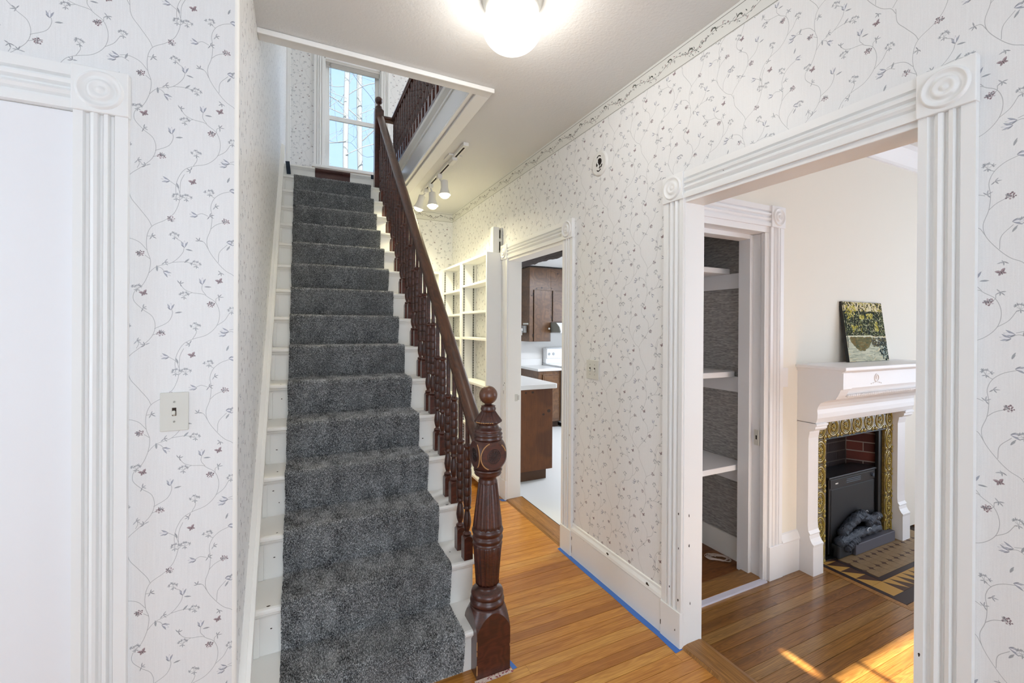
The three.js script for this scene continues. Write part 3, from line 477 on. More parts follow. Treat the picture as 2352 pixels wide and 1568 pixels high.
// runner: falls from each nosing to the back of the tread below
{
  const r = thing('carpet_runner', 'dark grey speckled carpet runner down the middle of the white stairs', 'carpet', [0.283, 0, -1.75]);
  const P = []; const push = (z, y) => P.push([z, y]);
  push(-1.782, 0.004);
  for (let n = 1; n <= 15; n++) {
    const z = Z1 - (n - 1) * RUN - (n === 1 ? 0.018 : 0), y = n === 1 ? 0.186 : RISE * n, zb = z - RUN + (n === 1 ? 0.018 : 0) - 0.030, q = 0.020;
    const y0 = n === 1 ? 0.004 : RISE * (n - 1), zr = n === 1 ? -1.782 : z - 0.026;
    for (let k = 1; k <= 7; k++) { const s = k / 8; push(zr + (z - zr) * Math.pow(s, 0.75), y0 + (y - q - y0) * s); }
    for (let k = 0; k <= 6; k++) { const a = k / 6 * Math.PI / 2; push(z - q + Math.cos(a) * q, y - q + Math.sin(a) * q); }
    const zc = n === 15 ? -4.80 : Z1 - n * RUN - 0.026;
    for (let k = 1; k <= 6; k++) { const s = k / 6; push(z - q + (zc - z + q) * s, y - 0.004 * Math.sin(s * Math.PI)); }
  }
  const xa = -0.064, xb = 0.632, NX = 72, pos = [], uv = [], idx = []; let len = 0;
  const big = noiseField(256, 256, 24, 24, 401), L = [0]; for (let i = 1; i < P.length; i++) { len += Math.hypot(P[i][0] - P[i - 1][0], P[i][1] - P[i - 1][1]); L.push(len); }
  for (let i = 0; i < P.length; i++) {
    const a = P[Math.max(0, i - 1)], b = P[Math.min(P.length - 1, i + 1)]; let nz = b[1] - a[1], ny = -(b[0] - a[0]); const l = Math.hypot(nz, ny); nz /= l; ny /= l;
    for (let j = -1; j <= NX + 1; j++) {
      const side = j < 0 || j > NX, s = clamp(j / NX, 0, 1), wob = side ? 0 : (big[(Math.floor(L[i] * 30) % 256) * 256 + Math.floor(s * 40)] - 0.5) * 0.005, d = side ? -0.011 : wob;
      const ex = (j <= 0 ? -1 : j >= NX ? 1 : 0) * (Math.sin(L[i] * 23) * 0.0018 + Math.sin(L[i] * 71) * 0.001);
      pos.push(xa + (xb - xa) * s + ex + (side ? 0 : 0), P[i][1] + ny * d, P[i][0] + nz * d); uv.push(xa + (xb - xa) * s + (side ? 0.011 * Math.sign(j) : 0), L[i]);
    }
  }
  const W = NX + 3; for (let i = 0; i < P.length - 1; i++) for (let j = 0; j < W - 1; j++) { const a = i * W + j; idx.push(a, a + 1, a + W, a + 1, a + W + 1, a + W); }
  const g = new THREE.BufferGeometry(); g.setAttribute('position', new THREE.Float32BufferAttribute(pos, 3)); g.setAttribute('uv', new THREE.Float32BufferAttribute(uv, 2)); g.setIndex(idx); g.computeVertexNormals();
  O('carpet_strip', g, M.carpet, r);
  // the tufts that stand up, as far as the eye can tell them apart
  const tuft = new THREE.ConeGeometry(0.0021, 0.0068, 3, 1, true).translate(0, 0.0026, 0);
  const spots = []; const lower = P.length;
  for (let i = 1; i < lower; i++) {
    const [za, ya] = P[i - 1], [zb, yb] = P[i], l = Math.hypot(zb - za, yb - ya); let nz = yb - ya, ny = -(zb - za); nz /= l || 1; ny /= l || 1;
    const depth = -za, per = depth < 2.5 ? 130000 : depth < 3.2 ? 90000 : 50000, n = Math.round(per * l * (xb - xa));
    for (let k = 0; k < n; k++) { const s = rnd(), x = xa + (xb - xa) * rnd(); spots.push([x, ya + (yb - ya) * s, za + (zb - za) * s, ny, nz]); }
  }
  const im = new THREE.InstancedMesh(clean(tuft), std({ color: 0xffffff, roughness: 1 }), spots.length), mt = new THREE.Matrix4(), qn = new THREE.Quaternion(), up = V(0, 1, 0), col = new THREE.Color(), blotch = noiseField(256, 256, 40, 40, 403);
  spots.forEach(([x, y, z, ny, nz], k) => {
    const d = V(rr(-0.55, 0.55), ny + rr(-0.3, 0.3), nz + rr(-0.45, 0.45)).normalize(); qn.setFromUnitVectors(up, d);
    const s = rr(0.7, 1.25); mt.compose(V(x - 0.283, y, z + 1.75), qn, V(s, s, s)); im.setMatrixAt(k, mt);
    const b = blotch[(Math.floor((y + z) * -90 + 9000) % 256) * 256 + Math.floor((x + 0.1) * 150) % 256], v = Math.pow(rnd(), 2.0) * 0.9 + (b - 0.3) * 0.4; col.setRGB(...mix([0.03, 0.031, 0.032], [0.84, 0.85, 0.85], clamp(v * 1.03))); im.setColorAt(k, col);
  });
  im.name = 'carpet_pile'; im.userData.kind = 'stuff'; im.castShadow = im.receiveShadow = true; r.add(im);
}

// ---------------------------------------------------------------- turned railing
function fluted(prof, n, depth, seg = 96) {          // lathe whose wall is scooped by n flutes
  const g = new THREE.LatheGeometry(prof.map(([r, y]) => new THREE.Vector2(r, y)), seg), p = g.attributes.position;
  for (let i = 0; i < p.count; i++) { const x = p.getX(i), z = p.getZ(i), r = Math.hypot(x, z); if (r < 1e-5) continue; const a = Math.atan2(z, x), c = Math.abs(Math.sin(a * n / 2)), k = 1 - depth / r * (1 - Math.pow(1 - c, 2.2)); p.setX(i, x * k); p.setZ(i, z * k); }
  g.computeVertexNormals(); return g;
}
const csg = new Evaluator(); csg.useGroups = false;
function intersect(a, b) { const A = new Brush(a), C = new Brush(b); A.updateMatrixWorld(); C.updateMatrixWorld(); return csg.evaluate(A, C, INTERSECTION).geometry; }
const rail = thing('stair_railing', 'dark mahogany stair railing with turned balusters and a big carved newel post', 'railing', [NX0, 0, NZ0]);
{
  const post = O('newel_post', [
    intersect(B(-0.077, 0.077, 0.001, 0.30, -0.077, 0.077), lathe([[0, 0], [0.112, 0], [0.112, 0.165], [0.105, 0.2], [0.09, 0.235], [0.076, 0.262], [0.074, 0.275], [0, 0.276]], 64)).translate(NX0, 0, NZ0),
    lathe([[0.06, 0.268], [0.073, 0.272], [0.076, 0.283], [0.073, 0.295], [0.066, 0.299], [0.068, 0.305], [0.072, 0.314], [0.068, 0.326], [0.058, 0.331], [0.046, 0.336], [0.042, 0.344], [0.046, 0.356], [0.052, 0.360]], 48).translate(NX0, 0, NZ0),
    lathe([[0.060, 0.528], [0.066, 0.532], [0.062, 0.538], [0.060, 0.543], [0.066, 0.549], [0.068, 0.556], [0.066, 0.563], [0.060, 0.567], [0.060, 0.574], [0.067, 0.58], [0.070, 0.589], [0.067, 0.598], [0.060, 0.603], [0.062, 0.612]], 48).translate(NX0, 0, NZ0),
    lathe([[0.040, 0.795], [0.042, 0.805], [0.038, 0.812], [0.039, 0.822], [0.046, 0.829], [0.056, 0.833], [0.060, 0.840], [0.057, 0.847], [0.062, 0.851], [0.063, 0.858], [0.058, 0.863], [0, 0.866]], 48).translate(NX0, 0, NZ0),
    lathe([[0, 0.988], [0.062, 0.988], [0.064, 0.996], [0.058, 1.001], [0.062, 1.006], [0.064, 1.013], [0.058, 1.019], [0.057, 1.024], [0.061, 1.029], [0.056, 1.035], [0.048, 1.037], [0.046, 1.044], [0.041, 1.05], [0.044, 1.056], [0.046, 1.06]], 48).translate(NX0, 0, NZ0),
    lathe([[0.030, 1.110], [0.033, 1.116], [0.034, 1.124], [0.030, 1.130], [0.032, 1.134], [0.024, 1.138], [0.016, 1.140], [0.015, 1.145]], 36).translate(NX0, 0, NZ0),
  ], M.newel, rail);
  O('fluted_shaft', fluted([[0.050, 0.355], [0.0535, 0.365], [0.064, 0.50], [0.067, 0.524], [0.062, 0.53]], 18, 0.006).translate(NX0, 0, NZ0), M.newel, post);
  O('fluted_shaft', fluted([[0.062, 0.60], [0.067, 0.606], [0.066, 0.62], [0.046, 0.785], [0.044, 0.80]], 18, 0.006).translate(NX0, 0, NZ0), M.newel, post);
  O('fluted_collar', fluted([[0.044, 1.056], [0.058, 1.064], [0.062, 1.068], [0.055, 1.078], [0.043, 1.094], [0.031, 1.112], [0.029, 1.114]], 20, 0.005, 120).translate(NX0, 0, NZ0), M.newel, post);
  O('ball_finial', new THREE.SphereGeometry(0.0405, 36, 24).translate(NX0, 1.181, NZ0), M.ballWood, post);
  O('carved_block', intersect(B(-0.0635, 0.0635, -0.070, 0.070, -0.0635, 0.0635), new THREE.SphereGeometry(0.0862, 64, 40)).translate(NX0, 0.926, NZ0), M.newel, post);
  // sunburst rosettes cut into the faces
  const petals = (m) => { const out = [new THREE.SphereGeometry(0.0045, 12, 8).scale(1, 1, 0.4)]; for (let k = 0; k < 16; k++) out.push(new THREE.BoxGeometry(0.019, 0.0042, 0.003).translate(0.0165, 0, 0).rotateZ(k / 16 * 6.2832)); out.push(new THREE.TorusGeometry(0.030, 0.0016, 8, 40)); return out.map((g) => clean(g).applyMatrix4(m)); };
  const rosM = phy({ color: 0x2b1410, roughness: 0.4, clearcoat: 0.4, clearcoatRoughness: 0.25 });
  O('sunburst_rosette', petals(new THREE.Matrix4().makeTranslation(NX0 + 0.002, 0.926, NZ0 + 0.0638)), rosM, post);
  O('sunburst_rosette', petals(new THREE.Matrix4().makeRotationY(-Math.PI / 2).setPosition(NX0 - 0.0638, 0.926, NZ0)), rosM, post);
  // worn rims where the stain has rubbed off
  const arc = (a0, a1, r, m) => clean(new THREE.TorusGeometry(r, 0.0024, 6, 24, a1 - a0).rotateZ(a0).applyMatrix4(m));
  const fr = new THREE.Matrix4().makeTranslation(NX0, 0.926, NZ0 + 0.0630), lf = new THREE.Matrix4().makeRotationY(-Math.PI / 2).setPosition(NX0 - 0.0630, 0.926, NZ0);
  for (const a of [arc(1.9, 4.3, 0.0585, fr), arc(-0.9, 1.0, 0.0585, lf), arc(0.3, 0.9, 0.0585, fr)]) O('worn_edge', a, M.wornEdge, post);
  const dents = []; for (let k = 0; k < 9; k++) { const a = 1.15 + k * 0.16 + Math.PI * 0 + 0.1, q = 0.0605; dents.push(new THREE.SphereGeometry(0.0034, 8, 6).scale(1.5, 0.6, 0.8).rotateY(-a + Math.PI / 2).translate(NX0 + Math.cos(a + 0.4) * q, 1.068, NZ0 + Math.sin(a + 0.4) * q)); }
  for (const d of dents) O('worn_edge', d, M.wornEdge, post);
  for (const q of [B(NX0 - 0.0782, NX0 - 0.0745, 0.02, 0.06, NZ0 + 0.0745, NZ0 + 0.0782), B(NX0 - 0.0778, NX0 - 0.0755, 0.10, 0.118, NZ0 + 0.0755, NZ0 + 0.0778), B(NX0 - 0.0778, NX0 - 0.0752, 0.125, 0.16, NZ0 + 0.0752, NZ0 + 0.0778), B(NX0 + 0.0745, NX0 + 0.0776, 0.10, 0.112, NZ0 + 0.075, NZ0 + 0.0778)]) O('worn_edge', muv(clean(q)), M.wornEdge, post);
}
const balProf = (h) => [[0.0, 0.112], [0.018, 0.114], [0.0205, 0.119], [0.018, 0.124], [0.011, 0.128], [0.011, 0.133], [0.0165, 0.150], [0.0195, 0.172], [0.0175, 0.195], [0.012, 0.224], [0.011, 0.232], [0.016, 0.236], [0.0195, 0.241], [0.016, 0.247], [0.0165, 0.254]];
function ribbed() { const p = [[0.0165, 0.252]]; for (let k = 0; k < 6; k++) { const y = 0.256 + k * 0.0435, r = 0.0195 - Math.abs(k - 2.5) * 0.0004; p.push([r - 0.003, y], [r, y + 0.003], [r + 0.0008, y + 0.0215], [r, y + 0.040], [r - 0.003, y + 0.0425]); } p.push([0.014, 0.520], [0.0135, 0.526], [0.0195, 0.531], [0.021, 0.537], [0.0195, 0.543], [0.0115, 0.547], [0.0115, 0.552]); return p; }
const balCache = new Map();
function balusterGeo(h) {
  const key = Math.round(h * 200); if (balCache.has(key)) return balCache.get(key);
  const base = intersect(B(-0.0215, 0.0215, 0, 0.118, -0.0215, 0.0215), lathe([[0, -0.001], [0.04, -0.001], [0.04, 0.088], [0.026, 0.104], [0.020, 0.113], [0, 0.114]], 24));
  const g = merge([base, lathe(balProf(h), 16), lathe(ribbed(), 16), lathe([[0.0115, 0.55], [0.0105, 0.6], [0.0125, h - 0.03], [0.014, h - 0.008], [0.012, h]], 14)]);
  muv(g); balCache.set(key, g); return g;
}
const railTop = (z) => 1.055 + (RISE / RUN) * (-1.88 - z), XB = 0.722;
for (let n = 2; n <= 15; n++) for (let k = 0; k < 2; k++) {
  const z = nose(n) - 0.032 - k * RUN / 2, y = top(n), h = railTop(z) - 0.058 - y; if (z < -4.6) continue;
  O('baluster', balusterGeo(h).clone().translate(XB, y, z), M.newel, rail);
}
function railGeo(len) {
  const p = []; for (let i = 0; i <= 20; i++) { const a = Math.PI * (i / 20); p.push([Math.cos(a) * 0.035, 0.028 + Math.sin(a) * 0.026]); }
  p.push([-0.035, 0.020], [-0.029, 0.015], [-0.024, 0.011], [-0.024, 0], [0.024, 0], [0.024, 0.011], [0.029, 0.015], [0.035, 0.020]);
  return extrude(p, len);
}
{
  const za = -1.84, zb = -4.63, s = RISE / RUN, len = Math.hypot(za - zb, s * (za - zb)), g = muv(railGeo(len), 0, 0, true).rotateY(Math.PI).rotateX(Math.atan(s)).translate(XB, railTop(za) - 0.066, za);
  O('handrail', g, M.railTop, rail);
  // newel at the head of the stairs
  const X = 0.712, Z = -4.665, b = top(15);
  const pst = O('upper_newel', [intersect(B(-0.043, 0.043, b, 3.725, -0.043, 0.043), lathe([[0, b - 0.01], [0.08, b - 0.01], [0.08, 3.66], [0.055, 3.69], [0.03, 3.722], [0, 3.723]], 32)).translate(X, 0, Z), lathe([[0.03, 3.715], [0.036, 3.722], [0.034, 3.732], [0.022, 3.738], [0.017, 3.748], [0.018, 3.757]], 24).translate(X, 0, Z)], M.newel, rail);
  O('ball_finial', new THREE.SphereGeometry(0.039, 24, 18).translate(X, 3.797, Z), M.newel, pst);
  O('handrail', muv(railGeo(0.14), 0, 0, true).rotateY(Math.PI / 2).translate(X + 0.03, 3.595, Z), M.newel, rail);
}
{
  const g = thing('gallery_railing', 'dark railing along the upstairs gallery beside the stairwell opening', 'railing', [0.87, UF, -3.4]), X = 0.868;
  O('handrail', muv(railGeo(2.4), 0, 0, true).translate(X, 3.60, -4.70), M.newel, g);
  O('base_rail', RB(X - 0.03, X + 0.03, UF - 0.022, UF + 0.012, -4.84, -2.3, 0.005), M.newel, g);
  O('base_rail', RB(0.76, X, UF - 0.02, UF + 0.008, -4.72, -4.62, 0.004), M.newel, g);
  for (let i = 0; i < 23; i++) { const z = -4.62 + i * 0.1; O('baluster', balusterGeo(0.515).clone().translate(X, UF + 0.01, z), M.newel, g); }
}

// ---------------------------------------------------------------- lamps
{
  const c = [0.768, 2.697, -1.612], l = thing('ceiling_light', 'round white glass globe lamp glowing on the hall ceiling', 'lamp', [c[0], CE, c[2]]);
  O('lamp_base', lathe([[0, 2.81], [0.122, 2.81], [0.124, 2.800], [0.117, 2.794], [0.115, 2.775], [0.108, 2.762], [0.1, 2.76]].reverse(), 40).translate(c[0], 0, c[2]), M.ivory, l);
  O('glass_globe', new THREE.SphereGeometry(0.121, 40, 28).scale(1, 0.80, 1).translate(...c), M.globe, l);
  const p = new THREE.PointLight(0xfff9f0, GLOBE_I, 0, 2); p.position.set(...c); p.shadow.radius = 4.8; p.castShadow = true; scene.add(p);
}
{
  const tz = [-3.02, -4.26], X = 1.068, l = thing('track_light', 'white ceiling track with three small bell spotlights near the far wall', 'lamp', [X, CE, -3.6]);
  O('track_rail', [RB(X - 0.018, X + 0.018, CE - 0.022, CE, tz[1], tz[0], 0.002), RB(X - 0.02, X + 0.02, CE - 0.024, CE, tz[0], tz[0] + 0.02, 0.002)], M.plastic, l);
  for (const [a, b] of [[-3.24, -3.045], [-3.64, -3.40], [-3.94, -3.70], [-4.09, -4.0]]) O('track_slot', B(X - 0.006, X + 0.006, CE - 0.0235, CE - 0.0215, a, b), M.hole, l);
  O('feed_box', [RB(X - 0.055, X + 0.045, CE - 0.012, CE, -3.37, -3.24, 0.003), RB(X - 0.022, X + 0.022, CE - 0.045, CE - 0.01, -3.37, -3.25, 0.01), RB(X + 0.02, X + 0.06, CE - 0.01, CE - 0.004, -3.262, -3.25, 0.002)], M.plastic, l);
  for (const [az, bx, by, bz, tx, pw] of [[-3.68, 1.105, 2.645, -3.645, 0.0, 0.55], [-3.96, 1.075, 2.615, -3.92, 0.0, 1.0], [-4.12, 1.025, 2.655, -4.20, -0.25, 1.7]]) {
    const dir = V(tx, -1, (bz - az) * 3).normalize(), q = new THREE.Quaternion().setFromUnitVectors(V(0, -1, 0), dir), m = new THREE.Matrix4().compose(V(bx, by, bz), q, V(1, 1, 1));
    const h = O('lamp_head', [RB(X - 0.02, X + 0.02, CE - 0.06, CE - 0.02, az - 0.025, az + 0.025, 0.006), tube([[X, CE - 0.05, az], [X + (bx - X) * 0.4, CE - 0.075, az + (bz - az) * 0.3], [bx, by + 0.085, bz]].map((p) => p), 0.009, 10), clean(lathe([[0.024, 0.09], [0.031, 0.088], [0.032, 0.06], [0.031, 0.03], [0.036, 0.005], [0.046, -0.022], [0.053, -0.036], [0.050, -0.036], [0.030, 0.0], [0.002, 0.02]], 28).applyMatrix4(m))], M.plastic, l);
    O('bulb', clean(new THREE.SphereGeometry(0.043, 24, 16).scale(1, 0.75, 1).translate(0, -0.034, 0).applyMatrix4(m)), M.bulb, h);
    const s = new THREE.SpotLight(0xfff4c8, TRACK_I * pw, 0, 1.3, 0.7, 2); s.position.set(bx + dir.x * 0.04, by + dir.y * 0.04, bz + dir.z * 0.04); s.target.position.set(bx + dir.x, by + dir.y, bz + dir.z); s.shadow.radius = 1.6; s.castShadow = true; scene.add(s, s.target);
  }
}

// ---------------------------------------------------------------- bookcases in the far corner
{
  const X0 = 1.448, t = thing('bookcase', 'white built-in bookcase on the right wall beside the kitchen door', 'bookcase', [1.52, 0, -4.2]);
  O('side_panel', RB(X0, XW - 0.001, 0, 2.135, -3.545, -3.52, 0.002), M.paint, t);
  O('divider', RB(X0, XW - 0.001, 0, 2.115, -4.235, -4.175, 0.002), M.paint, t);
  O('corner_post', RB(X0, XW - 0.001, 0, 2.11, -4.945, -4.815, 0.002), M.paint, t);
  O('top_board', RB(X0 + 0.001, XW - 0.001, 2.11, 2.134, -4.945, -3.521, 0.002), M.paint, t);
  for (const y of [1.895, 1.632, 1.382, 0.965, 0.55, 0.1]) O('shelf', RB(X0 + 0.003, XW - 0.002, y - 0.022, y, -4.175, -3.545, 0.002), M.paint, t);
  for (const y of [1.865, 1.617, 1.372, 1.128, 0.75, 0.35]) O('shelf', RB(X0 + 0.003, XW - 0.002, y - 0.022, y, -4.815, -4.235, 0.002), M.paint, t);
  for (const z of [-4.172, -4.813]) for (const x of [X0 + 0.022, XW - 0.03]) {
    const s = O('shelf_standard', RB(x - 0.008, x + 0.008, 0.05, 2.1, z, z + 0.003, 0.001), M.steelGrey, t), holes = [];
    for (let y = 0.1; y < 2.08; y += 0.0254) holes.push(B(x - 0.004, x + 0.004, y, y + 0.009, z + 0.0025, z + 0.0034));
    const h = O('standard_slot', holes, M.hole, s); h.userData.kind = 'stuff';
  }
  const u = thing('bookcase', 'narrow white bookcase against the far end wall behind the banister', 'bookcase', [1.1, 0, -4.89]), Z = ZF + 0.001;
  O('side_panel', RB(1.40, X0 - 0.002, 0, 2.1, Z, -4.82, 0.002), M.paint, u);
  O('side_panel', RB(0.78, 0.80, 0, 2.1, Z, -4.82, 0.002), M.paint, u);
  O('top_board', RB(0.80, 1.40, 2.076, 2.099, Z, -4.82, 0.002), M.paint, u);
  for (const y of [1.835, 1.59, 1.34, 1.1, 0.8, 0.5, 0.1]) O('shelf', RB(0.80, 1.40, y - 0.022, y, Z, -4.823, 0.002), M.paint, u);
}
// ---------------------------------------------------------------- small fittings
function switchPlate(label, m, w, h, toggles, mat, group) {
  const p = V(0, 0, 0).applyMatrix4(m), t = thing('light_switch', label, 'switch', p.toArray(), group), put = (n, g, mm) => O(n, [].concat(g).map((q) => clean(q.applyMatrix4(m))), mm, t);
  put('cover_plate', [new RoundedBoxGeometry(w, h, 0.006, 3, 0.0026).translate(0, 0, 0.003)], mat);
  toggles.forEach((x) => {
    put('switch_slot', new THREE.BoxGeometry(0.0105, 0.0245, 0.0008).translate(x, 0, 0.0062), M.chip);
    put('toggle', new RoundedBoxGeometry(0.0075, 0.0125, 0.016, 2, 0.002).rotateX(-0.45).translate(x, -0.004, 0.0085), mat);
    for (const y of [0.03, -0.03]) { put('screw', CYL(0.003, 0.0034, 0.0012, 14).rotateX(Math.PI / 2).translate(x, y, 0.0063), M.screw); put('screw_slot', new THREE.BoxGeometry(0.0048, 0.0008, 0.0004).rotateZ(0.8).translate(x, y, 0.007), M.chip); }
  });
}
switchPlate('ivory single light switch on the flowered wall beside the closed white door', new THREE.Matrix4().makeTranslation(-0.345, 1.218, ZL), 0.071, 0.117, [0], M.ivory);
switchPlate('ivory double light switch on the papered wall between the two doorways', new THREE.Matrix4().copy(toRight).setPosition(XW, 1.227, -2.191), 0.121, 0.115, [-0.023, 0.023], M.ivory);
switchPlate('blank white switch plate on the cream wall between closet casing and mantel', new THREE.Matrix4().makeTranslation(2.632, 1.187, ZP), 0.07, 0.115, [], M.paintCool);
{
  const t = thing('alarm_base', 'round white base plate of a removed smoke alarm, dark wiring hole in the middle', 'smoke alarm', [XW, 2.457, -2.131]), m = new THREE.Matrix4().copy(toRight).setPosition(XW, 2.457, -2.131), put = (n, g, mm) => O(n, [].concat(g).map((q) => clean(q.applyMatrix4(m))), mm, t);
  put('base_disc', lathe([[0, 0.010], [0.052, 0.010], [0.060, 0.012], [0.066, 0.012], [0.072, 0.006], [0.0735, 0]].reverse(), 44).rotateX(Math.PI / 2), M.plastic);
  const hole = (x, y, w, h, a) => CYL(1, 1, 0.001, 18).rotateX(Math.PI / 2).scale(w, h, 1).rotateZ(a).translate(x, y, 0.0106);
  put('wiring_hole', [hole(0.004, 0.008, 0.021, 0.021, 0), hole(-0.018, 0.002, 0.008, 0.017, -0.3), hole(0.006, -0.024, 0.008, 0.008, 0), hole(0.024, -0.02, 0.005, 0.011, -0.6)], M.hole);
  for (const s of [1, -1]) put('mounting_slot', [0, 1, 2].map((k) => hole(-0.002 + (k - 1) * 0.012 * 1, s * (0.045 - Math.abs(k - 1) * 0.004), 0.009, 0.0032, (k - 1) * 0.5 * -s)), M.hole);
  put('loose_wire', [tube([[-0.012, 0.02, 0.011], [-0.010, 0.004, 0.016], [0.002, -0.01, 0.018], [0.004, -0.026, 0.012]], 0.0032, 16, 8), tube([[-0.016, 0.012, 0.011], [-0.006, 0, 0.014], [0.0, -0.016, 0.013]], 0.0025, 16, 8)], M.plastic);
}
{
  const t = thing('door_chime', 'white door chime box standing on end above the bookcase by the kitchen casing', 'door chime', [1.56, 2.136, -3.54]);
  O('chime_cover', RB(1.512, 1.572, 2.137, 2.362, -3.60, -3.535, 0.005), M.plastic, t);
  O('chime_back', [RB(1.572, 1.60, 2.16, 2.34, -3.595, -3.55, 0.003)], M.hole, t);
  O('chime_bracket', [RB(1.572, 1.598, 2.235, 2.262, -3.55, -3.53, 0.002), RB(1.585, 1.6, 2.14, 2.36, -3.6, -3.533, 0.002)], M.ivory, t);
}
// painter's tape left on floor and stairs
{
  const t = tag(O('painter_tape', (() => { const s = [[1.556, -2.513], [1.5845, -2.519], [1.586, -2.2], [1.584, -1.9], [1.586, -1.6], [1.588, -1.512], [1.608, -1.507], [1.606, -1.478], [1.545, -1.472], [1.553, -1.6], [1.549, -1.75], [1.554, -1.95], [1.552, -2.2]]; return muv(new THREE.ExtrudeGeometry(shapeOf(s.map(([x, z]) => [x, -z])), { depth: 0.0008, bevelEnabled: false }).rotateX(-Math.PI / 2).translate(0, 0.0008, 0)); })(), M.tape), 'long blue tape strip on the floor along the baseboard between the doorways', 'tape');
  const strip = (label, pts, y, mat) => tag(O('painter_tape', muv(new THREE.ExtrudeGeometry(shapeOf(pts.map(([x, z]) => [x, -z])), { depth: 0.0008, bevelEnabled: false }).rotateX(-Math.PI / 2).translate(0, y, 0)), mat), label, 'tape');
  strip('short blue tape piece on the floor beside the newel post foot', [[0.829, -1.80], [0.840, -1.79], [0.855, -1.706], [0.834, -1.703], [0.829, -1.75]], 0.0008, M.tape);
  strip('small blue tape scrap on the floor at the far kitchen casing', [[1.535, -3.46], [1.58, -3.43], [1.60, -3.39], [1.583, -3.385], [1.55, -3.40]], 0.0008, M.tape);
  strip('pale paint-spattered strip on the floor along the front of the newel post', [[0.66, -1.713], [0.83, -1.7135], [0.832, -1.692], [0.66, -1.688]], 0.001, M.residue);
  tag(O('painter_tape', [muv(new RoundedBoxGeometry(0.036, 0.125, 0.003, 1, 0.001).rotateZ(0.1).translate(-0.118, 3.03, nose(16) + 0.004))], M.tapeDark), 'navy tape hanging down at the left end of the top stair nosing', 'tape');
  tag(O('painter_tape', [muv(new RoundedBoxGeometry(0.05, 0.045, 0.003, 1, 0.001).translate(0.685, 3.06, nose(16) + 0.004))], M.tapeDark), 'small navy tape patch at the right end of the top stair by the upper newel', 'tape');
}

// ---------------------------------------------------------------- window upstairs and the trees outside
{
  const w = structureGroup('window_1'), z = ZU, f = 0.055;
  const box = (n, x0, x1, y0, y1, z0, z1, mat = M.paint) => O(n, RB(x0, x1, y0, y1, z0, z1, 0.003), mat, w);
  box('window_jamb', WX0 - 0.01, WX0 + 0.02, WY0, WY1, z - 0.12, z); box('window_jamb', WX1 - 0.02, WX1 + 0.01, WY0, WY1, z - 0.12, z); box('window_jamb', WX0, WX1, WY1 - 0.02, WY1 + 0.01, z - 0.12, z);
  box('window_stool', WX0 - 0.14, WX1 + 0.14, WY0 - 0.03, WY0 + 0.005, z - 0.12, z + 0.05);
  O('window_casing', [casing(1.5).rotateZ(Math.PI).translate(WX0, WY1 + 0.03, z), casing(1.5).translate(WX1, WY0 - 0.01, z), casing(WX1 - WX0 + 0.24).rotateZ(Math.PI / 2).translate(WX1 + 0.12, WY1 + 0.005, z)].map((g) => muv(clean(g))), M.paint, w);
  const mid = 4.30;
  const sash = (y0, y1, zz, br) => { const s = O('sash', [RB(WX0 + 0.018, WX0 + 0.018 + f, y0, y1, zz - 0.03, zz, 0.003), RB(WX1 - 0.018 - f, WX1 - 0.018, y0, y1, zz - 0.03, zz, 0.003), RB(WX0 + 0.018 + f, WX1 - 0.018 - f, y0, y0 + br, zz - 0.0295, zz - 0.0005, 0.002), RB(WX0 + 0.018 + f, WX1 - 0.018 - f, y1 - 0.055, y1, zz - 0.0295, zz - 0.0005, 0.002)], M.paint, w); O('pane', B(WX0 + 0.07, WX1 - 0.07, y0 + br - 0.01, y1 - 0.05, zz - 0.017, zz - 0.015), M.windowPane, s); };
  M.windowPane = phy({ color: 0xaeb8c2, roughness: 0.02, transmission: 1, thickness: 0, ior: 1.5 });
  sash(WY0 + 0.005, mid + 0.015, z - 0.04, 0.035); sash(mid - 0.025, WY1 - 0.02, z - 0.078, 0.05);
  O('peeling_patch', [B(WX0 + 0.0195, WX0 + 0.021, 3.78, 4.02, z - 0.02, z - 0.006), B(WX0 + 0.0195, WX0 + 0.021, 3.72, 3.75, z - 0.02, z - 0.008)], M.chip, w);
  const t = thing('window_blind', 'raised white slatted blind bunched at the top of the upstairs window', 'blind', [0.63, 5.0, z - 0.02]);
  O('head_rail', RB(WX0 + 0.022, WX1 - 0.022, 5.005, 5.04, z - 0.036, z - 0.006, 0.002), M.blind, t);
  for (let k = 0; k < 9; k++) O('slat', RB(WX0 + 0.026, WX1 - 0.026, 4.957 + k * 0.005, 4.9605 + k * 0.005, z - 0.034, z - 0.009 + (k % 2) * 0.002, 0.001), M.blind, t);
  O('tilt_wand', muv(CYL(0.0032, 0.0032, 0.6, 8).translate(WX0 + 0.083, 4.70, z - 0.004)), M.steelGrey, t);
  const c = structureGroup('trim_corner'); O('corner_molding', [RB(XS, XS + 0.05, UF, UC, z, z + 0.03, 0.004), RB(XS, XS + 0.03, UF, UC, z, z + 0.045, 0.004)], M.paint, c);
}
